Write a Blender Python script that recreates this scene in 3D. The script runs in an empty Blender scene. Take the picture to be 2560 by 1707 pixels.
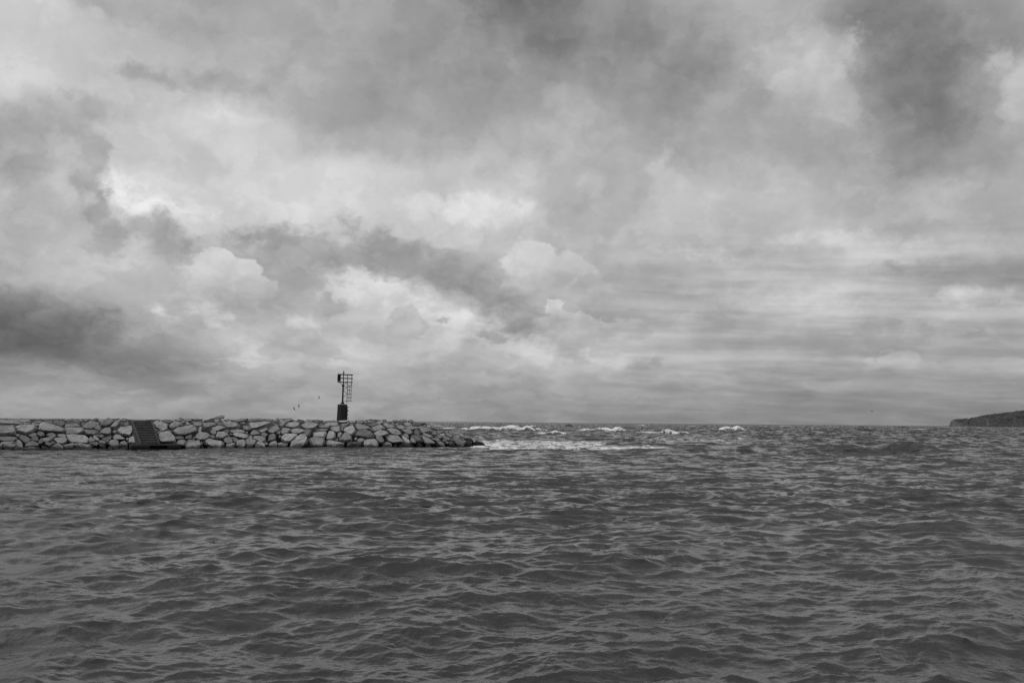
"""Grey sea with a rubble breakwater, harbour beacon and heavy clouds."""
SUN_E = 1.1          # overcast sun
ZEN = 2.6            # how much brighter the deck is overhead
WATER_ALB = 0.016
STONE_K = 0.27
FOAM_ALB = 0.6
CHOP_K = 15.0
STEEP = 0.7
import bpy, bmesh, math, random
import numpy as np
from mathutils import Vector, Matrix, noise as mnoise
R = math.radians
random.seed(7)
scene = bpy.context.scene
COL = scene.collection

# ------------------------------------------------------------------ camera
F, CX, CY = 2600.0, 1280.0, 853.5          # focal length and centre in photo pixels
EYE = 3.2
PITCH, ROLL = math.atan(201.5 / F), 0.0082
fwd = Vector((0, math.cos(PITCH), math.sin(PITCH)))
up0 = Vector((0, -math.sin(PITCH), math.cos(PITCH)))
rt0 = Vector((1, 0, 0))
rt = rt0 * math.cos(ROLL) + up0 * math.sin(ROLL)
up = up0 * math.cos(ROLL) - rt0 * math.sin(ROLL)
EYEV = Vector((0, 0, EYE))
cam_d = bpy.data.cameras.new('camera'); cam = bpy.data.objects.new('camera', cam_d); COL.objects.link(cam)
cam_d.sensor_width = 36; cam_d.lens = 36 * F / 2560
cam_d.clip_start = 0.1; cam_d.clip_end = 60000
cam.matrix_world = Matrix(((rt.x, up.x, -fwd.x, 0), (rt.y, up.y, -fwd.y, 0), (rt.z, up.z, -fwd.z, EYE), (0, 0, 0, 1)))
scene.camera = cam

def ray(px, py):
    return (fwd + rt * ((px - CX) / F) - up * ((py - CY) / F)).normalized()
def on_plane(px, py, z=0.0):
    d = ray(px, py); t = (z - EYE) / d.z
    return EYEV + d * t
def azel(px, py):
    d = ray(px, py)
    return math.degrees(math.atan2(d.x, d.y)), math.degrees(math.asin(d.z))
def horizon(px): return 1053.5 + (px - 1090) * 0.0082

scene.view_settings.view_transform = 'Standard'
scene.view_settings.look = 'None'
scene.view_settings.exposure = 0.0
scene.view_settings.gamma = 1.0
scene.cycles.use_denoising = False        # keep the grain of the photograph
scene.cycles.max_bounces = 5; scene.cycles.diffuse_bounces = 3; scene.cycles.glossy_bounces = 2

def tag(o, label=None, cat=None, group=None, kind=None):
    if label: o['label'] = label
    if cat: o['category'] = cat
    if group: o['group'] = group
    if kind: o['kind'] = kind
    return o
def link_mesh(name, bm, mat, parent=None, smooth=False):
    me = bpy.data.meshes.new(name); bm.to_mesh(me); bm.free()
    me.materials.append(mat)
    if smooth:
        for p in me.polygons: p.use_smooth = True
    o = bpy.data.objects.new(name, me); COL.objects.link(o)
    if parent: o.parent = parent
    return o
def empty(name, loc, rot=(0, 0, 0)):
    o = bpy.data.objects.new(name, None); COL.objects.link(o)
    o.location = loc; o.rotation_euler = rot; o.empty_display_size = 0.3
    return o

# ------------------------------------------------------------------ node helper
class NT:
    def __init__(s, tree): s.t = tree; s.n = tree.nodes; s.l = tree.links
    def new(s, typ, **kw):
        n = s.n.new(typ)
        for k, v in kw.items(): setattr(n, k, v)
        return n
    def put(s, sock, v):
        if isinstance(v, bpy.types.NodeSocket): s.l.new(v, sock)
        else: sock.default_value = v
    def m(s, op, a, b=None, c=None, clamp=False):
        n = s.new('ShaderNodeMath', operation=op, use_clamp=clamp)
        s.put(n.inputs[0], a)
        if b is not None: s.put(n.inputs[1], b)
        if c is not None: s.put(n.inputs[2], c)
        return n.outputs[0]
    def vm(s, op, a, b=None, out=0):
        n = s.new('ShaderNodeVectorMath', operation=op)
        s.put(n.inputs[0], a)
        if b is not None:
            if op == 'SCALE': s.put(n.inputs['Scale'], b)
            else: s.put(n.inputs[1], b)
        return n.outputs['Value'] if op in ('LENGTH', 'DOT_PRODUCT') else n.outputs[0]
    def smooth(s, v, a, b, lo=0.0, hi=1.0):
        n = s.new('ShaderNodeMapRange', interpolation_type='SMOOTHSTEP')
        s.put(n.inputs['Value'], v); s.put(n.inputs['From Min'], a); s.put(n.inputs['From Max'], b)
        s.put(n.inputs['To Min'], lo); s.put(n.inputs['To Max'], hi)
        return n.outputs['Result']
    def mapr(s, v, a, b, lo=0.0, hi=1.0):
        n = s.new('ShaderNodeMapRange', clamp=True)
        s.put(n.inputs['Value'], v); s.put(n.inputs['From Min'], a); s.put(n.inputs['From Max'], b)
        s.put(n.inputs['To Min'], lo); s.put(n.inputs['To Max'], hi)
        return n.outputs['Result']
    def mix(s, f, a, b):
        n = s.new('ShaderNodeMix', data_type='FLOAT')
        s.put(n.inputs[0], f); s.put(n.inputs[2], a); s.put(n.inputs[3], b)
        return n.outputs[0]
    def noise(s, vec, scale, detail=4, rough=0.5, dist=0.0, ntype='FBM', out='Fac'):
        n = s.new('ShaderNodeTexNoise')
        n.noise_dimensions = '3D'
        try: n.noise_type = ntype
        except Exception: pass
        s.put(n.inputs['Vector'], vec); n.inputs['Scale'].default_value = scale
        n.inputs['Detail'].default_value = detail; n.inputs['Roughness'].default_value = rough
        n.inputs['Distortion'].default_value = dist
        return n.outputs[out]
    def mapping(s, vec, loc=(0, 0, 0), rot=(0, 0, 0), scale=(1, 1, 1), typ='POINT'):
        n = s.new('ShaderNodeMapping', vector_type=typ)
        s.put(n.inputs['Vector'], vec)
        n.inputs['Location'].default_value = loc; n.inputs['Rotation'].default_value = rot; n.inputs['Scale'].default_value = scale
        return n.outputs[0]
    def comb(s, x, y, z):
        n = s.new('ShaderNodeCombineXYZ'); s.put(n.inputs[0], x); s.put(n.inputs[1], y); s.put(n.inputs[2], z)
        return n.outputs[0]
    def grey(s, v):
        n = s.new('ShaderNodeCombineColor'); s.put(n.inputs[0], v); s.put(n.inputs[1], v); s.put(n.inputs[2], v)
        return n.outputs[0]

def material(name):
    m = bpy.data.materials.new(name); m.use_nodes = True
    nt = NT(m.node_tree); b = m.node_tree.nodes['Principled BSDF']
    return m, nt, b

# ------------------------------------------------------------------ sun and sky
SUN_AZ, SUN_EL = R(-105), R(60)       # azimuth measured from the heading, clockwise
sd = bpy.data.lights.new('sun', 'SUN'); sun = bpy.data.objects.new('sun', sd); COL.objects.link(sun)
sd.energy = SUN_E; sd.angle = R(25); sd.color = (1.0, 0.99, 0.98)
sdir = Vector((math.sin(SUN_AZ) * math.cos(SUN_EL), math.cos(SUN_AZ) * math.cos(SUN_EL), math.sin(SUN_EL)))
sun.rotation_euler = sdir.to_track_quat('Z', 'Y').to_euler()

XS = [i * 128 for i in range(21)]
ROWS = [
 (0,   [212,208,178,165,160,165,162,165,168,146,122,125,153,165,178,165,165,145,138,150,165]),
 (80,  [200,203,198,180,165,170,172,162,160,150,136,128,144,150,155,170,186,146,142,148,150]),
 (160, [208,205,203,198,182,180,170,160,160,155,150,145,148,145,145,178,192,155,138,148,170]),
 (240, [182,188,190,200,195,180,165,160,160,162,165,168,165,155,150,165,182,155,130,150,195]),
 (320, [162,182,195,205,215,205,182,160,168,168,170,178,178,165,165,165,165,158,132,150,165]),
 (400, [168,184,200,205,200,205,205,208,195,188,185,190,185,190,178,168,168,175,158,150,175]),
 (480, [185,182,215,225,220,215,215,210,215,215,218,190,178,203,195,190,167,178,180,187,185]),
 (560, [170,176,175,185,213,205,205,208,215,215,213,186,186,180,185,194,194,175,172,175,178]),
 (640, [180,188,190,185,180,162,162,173,170,175,193,195,180,185,190,185,190,203,190,180,170]),
 (720, [160,172,170,178,180,166,188,205,200,170,165,180,175,168,168,185,190,180,156,150,150]),
 (800, [112,116,145,170,185,172,195,210,192,204,193,172,170,188,175,195,199,185,180,185,190]),
 (860, [108,110,124,162,180,190,180,195,182,200,210,180,192,185,175,166,166,166,170,166,166]),
 (900, [143,138,130,136,166,192,176,195,190,185,190,194,190,188,180,184,172,172,166,166,166]),
 (940, [163,160,150,140,150,165,165,170,179,180,178,179,171,168,165,160,161,165,166,170,160]),
 (980, [156,163,156,154,151,160,160,160,160,160,160,160,163,156,151,150,151,149,149,151,150]),
 (1020,[155,157,157,156,156,158,158,157,157,156,154,153,152,150,149,148,147,146,146,146,146]),
 (1062,[151,152,152,152,152,153,153,152,151,150,149,148,147,146,145,144,143,142,142,141,141]),
]
GY = np.array([r[0] for r in ROWS], float); GV = np.array([r[1] for r in ROWS], float)
def sky_lum(px, py):
    px = min(max(px, 0), 2559.9); py = min(max(py, 0), 1062)
    i = px / 128; i0 = int(i); f = i - i0
    j = int(np.searchsorted(GY, py, 'right') - 1); j = min(max(j, 0), len(GY) - 2)
    g = (py - GY[j]) / (GY[j + 1] - GY[j])
    return (GV[j, i0] * (1 - f) + GV[j, i0 + 1] * f) * (1 - g) + (GV[j + 1, i0] * (1 - f) + GV[j + 1, i0 + 1] * f) * g
def project(d):
    z = d.dot(fwd); return CX + F * d.dot(rt) / z, CY - F * d.dot(up) / z
def dirv(az, el):
    a, e = R(az), R(el); return Vector((math.sin(a) * math.cos(e), math.cos(a) * math.cos(e), math.sin(e)))

# cumulus and scud: (tone at top, tone at foot, edge softness, opacity, fade at foot, [ellipses in photo px: cx, cy, rx, ry, tilt])
CLOUDS = [
 # high deck: dark bellies and the bright openings between them
 (168,164,.8,.8,0,[(330,15,110,40,0),(450,50,125,48,0),(250,5,60,25,0)]),
 (170,160,.7,.75,0,[(380,190,105,22,5),(560,208,150,32,0),(670,192,80,28,-10)]),
 (158,160,1.1,.6,0,[(1050,210,420,125,14),(1650,300,280,140,10)]),
 (112,118,1.0,.8,0,[(1290,20,120,60,0),(1340,90,80,50,10)]),
 (140,142,.9,.7,0,[(1750,150,80,75,-20),(1700,220,60,50,0)]),
 (122,120,1.0,.8,0,[(2300,200,120,170,0),(2340,270,80,70,0),(2180,60,70,70,0)]),
 (150,150,.9,.7,0,[(2340,400,130,55,0),(2230,330,60,60,0)]),
 (200,194,1.2,.7,0,[(2545,240,40,85,10),(2500,150,30,40,-20)]),
 (214,207,1.2,.75,0,[(540,300,150,50,5),(650,330,90,30,10)]),
 (246,236,1.0,.9,0,[(370,515,170,34,8),(290,480,50,45,0),(470,530,80,20,0)]),
 (236,228,1.2,.85,0,[(1190,522,140,30,0),(1310,525,55,25,0)]),
 (176,172,1.1,.7,0,[(1430,520,85,55,0),(1500,440,60,45,0),(1600,450,50,70,0),(1220,415,70,40,0)]),
 (206,200,1.2,.65,0,[(1655,430,28,45,0),(1750,475,70,22,10),(1480,455,35,25,20),(1300,415,30,15,0)]),
 (214,206,1.2,.7,0,[(2090,600,160,22,4),(1990,750,220,22,5),(2450,745,140,20,4),(1740,632,100,14,4)]),
 (156,150,.7,.75,0,[(2470,695,190,20,3),(2330,680,120,20,5)]),
 (158,152,.7,.85,0,[(770,625,190,46,8),(950,650,120,30,10),(1050,670,90,34,25)]),
 (174,170,1.1,.7,0,[(1620,690,150,50,0)]),
 (160,146,.8,.95,0,[(1000,628,140,38,24),(1165,705,165,50,28),(1285,785,85,55,38)]),
 (226,214,.8,.85,0,[(960,715,150,30,12),(1120,790,110,32,22),(860,735,60,24,0)]),
 (108,106,.9,.6,0,[(120,810,200,60,5),(40,850,150,40,0)]),
 # nearer clouds with their own edges
 (170,156,.7,.85,0,[(200,275,95,42,0),(110,330,130,65,0),(232,380,40,60,0),(212,450,46,60,0),(245,520,36,60,0),(50,390,95,80,0),(275,590,60,45,0)]),
 (166,160,.7,.8,0,[(395,575,58,42,0),(350,560,30,25,0),(420,615,55,30,0)]),
 (200,192,.8,.7,0,[(150,365,40,38,20),(172,480,16,45,-15),(12,480,22,50,0)]),
 (196,184,.7,.8,0,[(2020,150,135,72,-12),(2080,210,62,78,0),(2100,260,40,50,0)]),
 (214,158,.15,.95,.25,[(545,650,40,33,0),(600,690,70,42,0),(640,735,50,58,0),(612,775,85,54,0),(520,700,80,60,0),(700,790,45,35,0)]),
 (214,204,1.1,.8,0,[(505,775,48,28,25),(545,800,36,20,10),(400,783,32,12,15),(635,880,30,18,0),(610,903,46,12,0),(755,803,40,18,0)]),
 (214,158,.15,.95,.25,[(1400,672,60,46,0),(1455,702,60,46,0),(1490,737,46,44,0),(1335,655,80,56,0),(1400,750,110,46,0)]),
 (204,162,.16,.9,.3,[(1388,776,23,22,0),(1430,800,50,23,0),(1485,823,70,26,0),(1565,830,60,34,0)]),
 (184,168,.2,.9,.4,[(1010,797,38,25,0),(1037,817,30,26,0),(1000,845,38,45,0)]),
 (216,208,1.0,.75,0,[(1330,880,80,24,8),(1500,900,110,16,8)]),
 (166,162,.8,.7,0,[(1390,830,34,34,0),(1420,870,34,34,0),(1452,898,36,13,10),(1598,925,32,24,0),(1640,905,14,16,0)]),
 (170,164,.7,.7,0,[(1805,785,45,35,0),(1790,760,25,22,0),(832,772,42,28,0),(820,745,18,20,0)]),
 (160,157,.6,.75,0,[(2172,830,30,30,35),(2236,832,28,36,0),(2320,833,40,22,20),(2430,838,30,12,0)]),
 (183,164,.25,.85,.4,[(2175,912,23,22,0),(2250,906,62,30,0),(2330,938,52,23,0),(2400,936,32,20,0),(2450,937,26,20,0),(2525,926,52,30,0)]),
 (200,174,.3,.8,.4,[(850,916,32,19,0),(885,926,26,15,0)]),
 (188,163,.2,.85,.35,[(700,872,50,26,0),(760,852,40,22,0),(800,882,60,30,0)]),
 (186,163,.2,.85,.35,[(1110,902,60,34,0),(1172,882,45,26,0),(1060,930,70,22,0)]),
 (160,157,.7,.8,0,[(1215,835,40,20,10),(1110,798,26,10,0)]),
 (176,160,.3,.7,.4,[(1310,940,60,16,0),(1420,955,70,16,0),(1550,980,60,14,0),(1690,975,70,18,0),(1800,950,60,20,0)]),
 (145,150,.5,.6,0,[(200,945,230,9,2),(420,960,120,7,0),(1100,1000,230,5,0),(1700,1003,300,5,0),(300,985,200,5,0)]),
]

def build_world():
    w = bpy.data.worlds.new('World'); scene.world = w; w.use_nodes = True
    nt = NT(w.node_tree); bg = w.node_tree.nodes['Background']
    tc = nt.new('ShaderNodeTexCoord'); d = tc.outputs['Generated']
    sx = nt.new('ShaderNodeSeparateXYZ'); nt.put(sx.inputs[0], d)
    az = nt.m('MULTIPLY', nt.m('ARCTAN2', sx.outputs[0], sx.outputs[1]), 57.29578)
    el = nt.m('MULTIPLY', nt.m('ARCSINE', sx.outputs[2]), 57.29578)
    ela = nt.m('ABSOLUTE', el)
    # clouds flatten towards the horizon: stretch the vertical coordinate there
    flat = nt.m('MULTIPLY_ADD', ela, 1.15, nt.m('MULTIPLY', nt.m('SUBTRACT', 1.0, nt.m('POWER', 2.71828, nt.m('MULTIPLY', ela, -0.28))), 8.0))
    p = nt.comb(az, el, 0.0)
    q = nt.comb(az, flat, 0.0)
    q3 = nt.vm('SCALE', d, 30.0)
    # fine billow warp and broad warp
    n1 = nt.noise(q, 0.15, 5, 0.5, out='Color'); n2 = nt.noise(q, 0.8, 7, 0.56, out='Color')
    c1 = nt.vm('SUBTRACT', n1, (0.5, 0.5, 0.5)); c2 = nt.vm('SUBTRACT', n2, (0.5, 0.5, 0.5))
    hz = nt.mapr(ela, 0.3, 9, 0.12, 1.0)
    w1 = nt.vm('MULTIPLY', c1, nt.comb(6.0, nt.m('MULTIPLY', hz, 3.4), 0.0))
    w2 = nt.vm('MULTIPLY', c2, nt.comb(1.5, nt.m('MULTIPLY', hz, 1.2), 0.0))
    pb = nt.vm('ADD', nt.vm('ADD', p, w1), w2)
    sb = nt.new('ShaderNodeSeparateXYZ'); nt.put(sb.inputs[0], pb)
    AZ0, AZ1 = -29.0, 29.0
    u = nt.mapr(sb.outputs[0], AZ0, AZ1)
    ev = sb.outputs[1]
    els = [0.0, 0.8, 1.7, 2.6, 3.5, 4.5, 5.6, 7.0, 8.6, 10.2, 11.8, 13.5, 15.2, 17.0, 19.0, 21.0, 23.0]
    acc = None
    for k, e in enumerate(els):
        rp = nt.new('ShaderNodeValToRGB'); cr = rp.color_ramp; cr.interpolation = 'EASE'
        N = 30
        vals = []
        for i in range(N):
            a = AZ0 + (AZ1 - AZ0) * i / (N - 1)
            px, py = project(dirv(a, e)); vals.append(sky_lum(px, py) / 255)
        while len(cr.elements) < N: cr.elements.new(0.5)
        for i in range(N):
            cr.elements[i].position = i / (N - 1); v = vals[i]; cr.elements[i].color = (v, v, v, v)
        nt.put(rp.inputs[0], u)
        if acc is None: acc = rp.outputs['Alpha']
        else: acc = nt.mix(nt.smooth(ev, els[k - 1], e), acc, rp.outputs['Alpha'])
    base = acc
    # texture of the cloud deck: soft billows, plus sheets with torn edges
    t1 = nt.noise(nt.vm('ADD', q, nt.vm('SCALE', c1, 8.0)), 0.20, 8, 0.5)
    t2 = nt.noise(nt.vm('ADD', q, nt.vm('SCALE', c2, 2.0)), 0.62, 7, 0.56)
    t3 = nt.noise(nt.vm('ADD', nt.vm('SCALE', q, 0.7), nt.vm('SCALE', c1, 7.0)), 0.15, 8, 0.52)
    sheet = nt.smooth(t3, 0.43, 0.60)
    t4 = nt.noise(nt.vm('ADD', q, nt.vm('ADD', nt.vm('SCALE', c2, 2.5), (40.0, 7.0, 3.0))), 0.34, 8, 0.55)
    sheet2 = nt.smooth(t4, 0.45, 0.62)
    deck = nt.m('ADD', nt.m('MULTIPLY', nt.m('SUBTRACT', t1, 0.5), 0.14), nt.m('MULTIPLY', nt.m('SUBTRACT', t2, 0.5), 0.09))
    deck = nt.m('ADD', deck, nt.m('ADD', nt.m('MULTIPLY_ADD', sheet, 0.046, -0.023), nt.m('MULTIPLY_ADD', sheet2, 0.044, -0.022)))
    deck = nt.m('MULTIPLY', deck, nt.m('MULTIPLY', nt.mapr(ela, 0.2, 3, 0.8, 1.1), nt.mapr(ela, 7, 15, 1.0, 0.72)))
    # billows lit from the upper left: the deck's relief seen against the light
    qa = nt.vm('ADD', q, nt.vm('SCALE', c2, 1.6))
    r1 = nt.noise(qa, 0.30, 6, 0.52); r2 = nt.noise(nt.vm('ADD', qa, (-0.4, 0.8, 0.0)), 0.30, 6, 0.52)
    relief = nt.m('MULTIPLY', nt.m('MULTIPLY', nt.m('SUBTRACT', r1, r2), 0.32), nt.mapr(ela, 0.5, 5, 0.35, 1.0))
    deck = nt.m('MULTIPLY_ADD', relief, nt.mapr(ela, 6, 14, 0.45, 0.2), deck)
    # long flat layers low on the right
    st_ = nt.noise(nt.comb(nt.m('MULTIPLY', az, 0.10), nt.m('MULTIPLY_ADD', ela, 0.95, nt.m('MULTIPLY', az, 0.035)), 4.0), 1.0, 6, 0.55)
    wst = nt.m('MULTIPLY', nt.smooth(az, 0.0, 9.0), nt.smooth(ela, 12.0, 7.0))
    deck = nt.m('MULTIPLY', deck, nt.mix(wst, 0.95, 0.55))
    deck = nt.m('MULTIPLY_ADD', nt.m('SUBTRACT', nt.smooth(st_, 0.36, 0.64), 0.5), nt.m('MULTIPLY', wst, 0.10), deck)
    lum = nt.m('ADD', base, deck)
    # separate clouds with their own edges
    n3 = nt.noise(q, 0.9, 8, 0.6, out='Color'); c3 = nt.vm('SUBTRACT', n3, (0.5, 0.5, 0.5))
    pc = nt.vm('ADD', nt.vm('ADD', p, nt.vm('MULTIPLY', c3, (1.9, 1.3, 0))), nt.vm('MULTIPLY', c2, (0.8, 0.6, 0)))
    din = nt.m('MULTIPLY_ADD', deck, 0.55, nt.m('MULTIPLY', relief, 0.75))
    t5 = nt.noise(nt.vm('ADD', q, nt.vm('SCALE', c2, 1.5)), 1.7, 6, 0.6)
    fine = nt.m('MULTIPLY', nt.m('SUBTRACT', t5, 0.5), 1.3)
    torn = nt.m('MULTIPLY_ADD', nt.m('SUBTRACT', t2, 0.5), 2.0, fine)
    for (tt, tb, soft, op, fade, ells) in CLOUDS:
        f = None; emax, emin = -99, 99
        # each cloud waits for the one behind it (keeps the shader's stack small)
        pk = nt.vm('ADD', pc, nt.comb(0.0, 0.0, nt.m('MULTIPLY', lum, 1e-6)))
        sp = nt.new('ShaderNodeSeparateXYZ'); nt.put(sp.inputs[0], pk); spy = sp.outputs[1]
        for (cx, cy, rx, ry, tilt) in ells:
            a, e = azel(cx, cy); a1, _ = azel(cx + rx, cy); _, e1 = azel(cx, cy - ry)
            ra, re = abs(a1 - a), abs(e1 - e)
            emax = max(emax, e + re); emin = min(emin, e - re)
            mp = nt.mapping(pk, (a, e, 0), (0, 0, -R(tilt)), (ra, re, 1), 'TEXTURE')
            v = nt.m('SUBTRACT', 1.0, nt.vm('LENGTH', mp))
            f = v if f is None else nt.m('SMOOTH_MAX', f, v, 0.15)
        f = nt.m('ADD', f, torn) if soft > .3 else nt.m('MULTIPLY_ADD', fine, 0.22, f)
        mask = nt.smooth(f, -soft * .6, soft * 0.9, 0.0, op)
        if fade: mask = nt.m('MULTIPLY', mask, nt.smooth(spy, emin - 0.1, emin + (emax - emin) * fade * 2.0))
        tone = nt.m('ADD', nt.smooth(spy, emin, emax, tb / 255, tt / 255), din)
        lum = nt.mix(mask, lum, tone)
    lin = nt.m('POWER', nt.m('MAXIMUM', lum, 0.05), 2.2)
    # overcast deck grows brighter towards the zenith
    lin = nt.m('MULTIPLY', lin, nt.smooth(el, 24, 75, 1.0, ZEN))
    st = nt.new('ShaderNodeTexSky', sky_type='NISHITA'); st.sun_disc = False
    st.sun_elevation = SUN_EL; st.sun_rotation = SUN_AZ; st.dust_density = 3.0
    bw = nt.new('ShaderNodeRGBToBW'); nt.put(bw.inputs[0], st.outputs[0])
    STR = 0.1
    out = nt.mix(0.96, nt.m('MINIMUM', bw.outputs[0], 4.0), nt.m('MULTIPLY', lin, 1.0 / STR))
    nt.put(bg.inputs['Color'], nt.grey(out)); bg.inputs['Strength'].default_value = STR
build_world()
# ------------------------------------------------------------------ the sea
rng = np.random.default_rng(11)
def cascade(L, N, lam_lo, lam_hi, slope, wdir, spread, chop):
    """FFT wave tile: periodic L metres, wavelengths lam_lo..lam_hi, rms slope; returns stacked (z, dx, dy)"""
    k1 = 2 * np.pi * np.fft.fftfreq(N, L / N)
    kx, ky = np.meshgrid(k1, k1, indexing='xy')
    k = np.hypot(kx, ky); k[0, 0] = 1e-9
    lam = 2 * np.pi / k
    band = np.clip((lam - lam_lo * .8) / (lam_lo * .4), 0, 1) * np.clip((lam_hi * 1.2 - lam) / (lam_hi * .4), 0, 1)
    c = (kx * math.sin(wdir) + ky * math.cos(wdir)) / k
    D = np.abs(c) ** spread * 0.9 + 0.1
    D = np.where(c < 0, D * 0.25, D)
    P = band * D / k ** 3.6
    P[0, 0] = 0
    h = (rng.normal(size=(N, N)) + 1j * rng.normal(size=(N, N))) * np.sqrt(P)
    def real(s): return np.real(np.fft.ifft2(s))
    z = real(h); sx = real(1j * kx * h); sy = real(1j * ky * h)
    s = slope / math.sqrt((sx ** 2 + sy ** 2).mean())
    dx = real(1j * kx / k * h) * s * chop; dy = real(1j * ky / k * h) * s * chop
    return np.stack([z * s, dx, dy], 0), L, N
WD = R(12)
CASC = [cascade(211, 512, 6, 40, 0.042, R(-10), 4, 1.2),
        cascade(53, 512, 1.3, 5.5, 0.105, R(-30), 2.2, 0.95),
        cascade(17.3, 512, 0.38, 1.6, 0.170, R(-25), 1.6, .95),
        cascade(5.9, 512, 0.08, 0.42, 0.11, R(-20), 1.5, 0.8)]
def sample(c, X, Y):
    a, L, N = c
    u = (X / L * N) % N; v = (Y / L * N) % N
    i = np.floor(u).astype(int); j = np.floor(v).astype(int); fu = u - i; fv = v - j
    i %= N; j %= N; i1 = (i + 1) % N; j1 = (j + 1) % N
    return (a[:, j, i] * (1 - fu) * (1 - fv) + a[:, j, i1] * fu * (1 - fv) + a[:, j1, i] * (1 - fu) * fv + a[:, j1, i1] * fu * fv)

# breakwater frame: waterline on the harbour side runs from WA (left) to the tip
WA = on_plane(0, 1125.0); WC = on_plane(1000, 1117.5)
AX = (WC - WA); AX.z = 0; AX.normalize()
NRM = Vector((AX.y, -AX.x, 0))                # towards the harbour and the camera
if NRM.y > 0: NRM = -NRM
TAN = 0.72
def wl(px):
    xs = [-200, 0, 640, 1000, 1160, 1225]; ys = [1127, 1125, 1120.5, 1117.5, 1116.5, 1117.3]
    return float(np.interp(px, xs, ys))
tip = on_plane(1222, 1117)
S_TIP = (tip - WA).dot(AX)

def sstep(x, a, b):
    t = np.clip((x - a) / (b - a), 0, 1); return t * t * (3 - 2 * t)
# breaking crests: x range, y of foot, y of crest (photo px), foam 0..1, crest peaks (px, relative height, sigma px), face side of foam
BREAKERS = [
 (1075,1180,1077.0,1070.5,.75,[(1166,1.0,12),(1130,.6,30)]),
 (1060,1112,1068.0,1063.0,.6,[(1090,1.0,20)]),
 (1165,1342,1077.5,1060.0,1.,[(1282,1.0,26),(1322,.95,14),(1225,.62,40)]),
 (1410,1436,1067.0,1059.3,.45,[(1424,1.0,9)]),
 (1440,1566,1078.5,1064.5,1.,[(1552,1.0,13),(1505,.75,28),(1465,.6,18)]),
 (1588,1620,1066.0,1061.5,.7,[(1603,1.0,12)]),
 (1606,1728,1085.5,1074.0,.8,[(1673,1.0,17),(1708,.7,18),(1630,.45,20)]),
 (1798,1870,1080.0,1066.0,1.,[(1848,1.0,14),(1818,.85,16)]),
 (1945,1995,1067.0,1063.5,.6,[(1970,1.0,18)]),
 (2110,2162,1073.0,1069.5,.7,[(2140,1.0,18)]),
 (2255,2330,1075.0,1070.5,.8,[(2300,1.0,22)]),
 (2418,2490,1078.5,1070.5,.35,[(2450,1.0,22)]),
 (2235,2290,1070.0,1066.5,.4,[(2262,1.0,14)]),
 (1890,2345,1131.0,1103.0,.22,[(2255,1.0,55),(2310,.6,30),(2120,.62,90),(1990,.35,60)]),
]
_r = random.Random(5)
for _k in range(26):
    _x = _r.uniform(1180, 2540); _y = horizon(_x) + 6 + 26 * _r.random() ** 1.8; _w = _r.uniform(8, 30) * (_y - horizon(_x)) / 18 + 6
    BREAKERS.append((_x - _w, _x + _w, _y, _y - _r.uniform(.18, .34) * (_y - horizon(_x)), _r.choice((.55, .7, .8)), [(_x + _r.uniform(-.3, .3) * _w, 1.0, _w * .5), (_x - .5 * _w, .6, _w * .4)]))
def sea_relief(X, Y, px, bumpy):
    """height and foam of the breaking crests; px is the photo column of each point's bearing"""
    dist = np.hypot(X, Y)
    Z = np.zeros_like(X); FM = np.zeros_like(X); DXY = np.zeros_like(X)
    for (x0, x1, yb, yt, fm, peaks) in BREAKERS:
        xm = (x0 + x1) / 2
        Df = on_plane(xm, yb).xy.length                      # foot
        hc = EYE - (yt - horizon(xm)) * Df / F               # crest height over still water
        hc = max(0.25, min(hc, 2.6)); hc *= .92 if fm > .3 else 1.05
        fm = max(fm, .95) if fm > .58 else fm
        W = max(1.6, hc * 3.2)                               # half width of the ridge
        Dc = Df + W * 1.0
        prof = np.zeros_like(X)
        for (pc, ph, sg) in peaks: prof = np.maximum(prof, ph * np.exp(-0.5 * ((px - pc) / sg) ** 2))
        prof = prof * sstep(px, x0 - 20, x0 + 12) * (1 - sstep(px, x1 - 8, x1 + 14))
        d = dist - Dc - 0.5 * W * (bumpy - .5) * 1.0
        ridge = np.where(d < 0, np.exp(-(np.abs(d) / (W * .62)) ** 1.7), np.exp(-(d / (W * 1.9)) ** 2))
        lumpy = 1 + 0.12 * (bumpy - 0.5) * 2
        Z += hc * prof * ridge * lumpy
        # foam: along the crest and down the front
        cover = np.where(d < 0, np.exp(-(np.abs(d) / (W * (1.5 if fm > .5 else .35))) ** 2.5), np.exp(-(d / (W * .55)) ** 2))
        FM = np.maximum(FM, cover * np.clip(prof * 2.6, 0, 1) * (fm * np.where(d < -.45 * W, .78, 1.0) if fm > .5 else fm * sstep(px, peaks[0][0] - 5, peaks[0][0] + 25) * 3.2))
    return Z, FM
def patch(px, py, x0, x1, y0, y1, ex=40, ey=5):
    return sstep(px, x0 - ex, x0 + ex) * (1 - sstep(px, x1 - ex, x1 + ex)) * sstep(py, y0 - ey, y0 + ey) * (1 - sstep(py, y1 - ey * .35, y1 + ey * .35))

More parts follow.
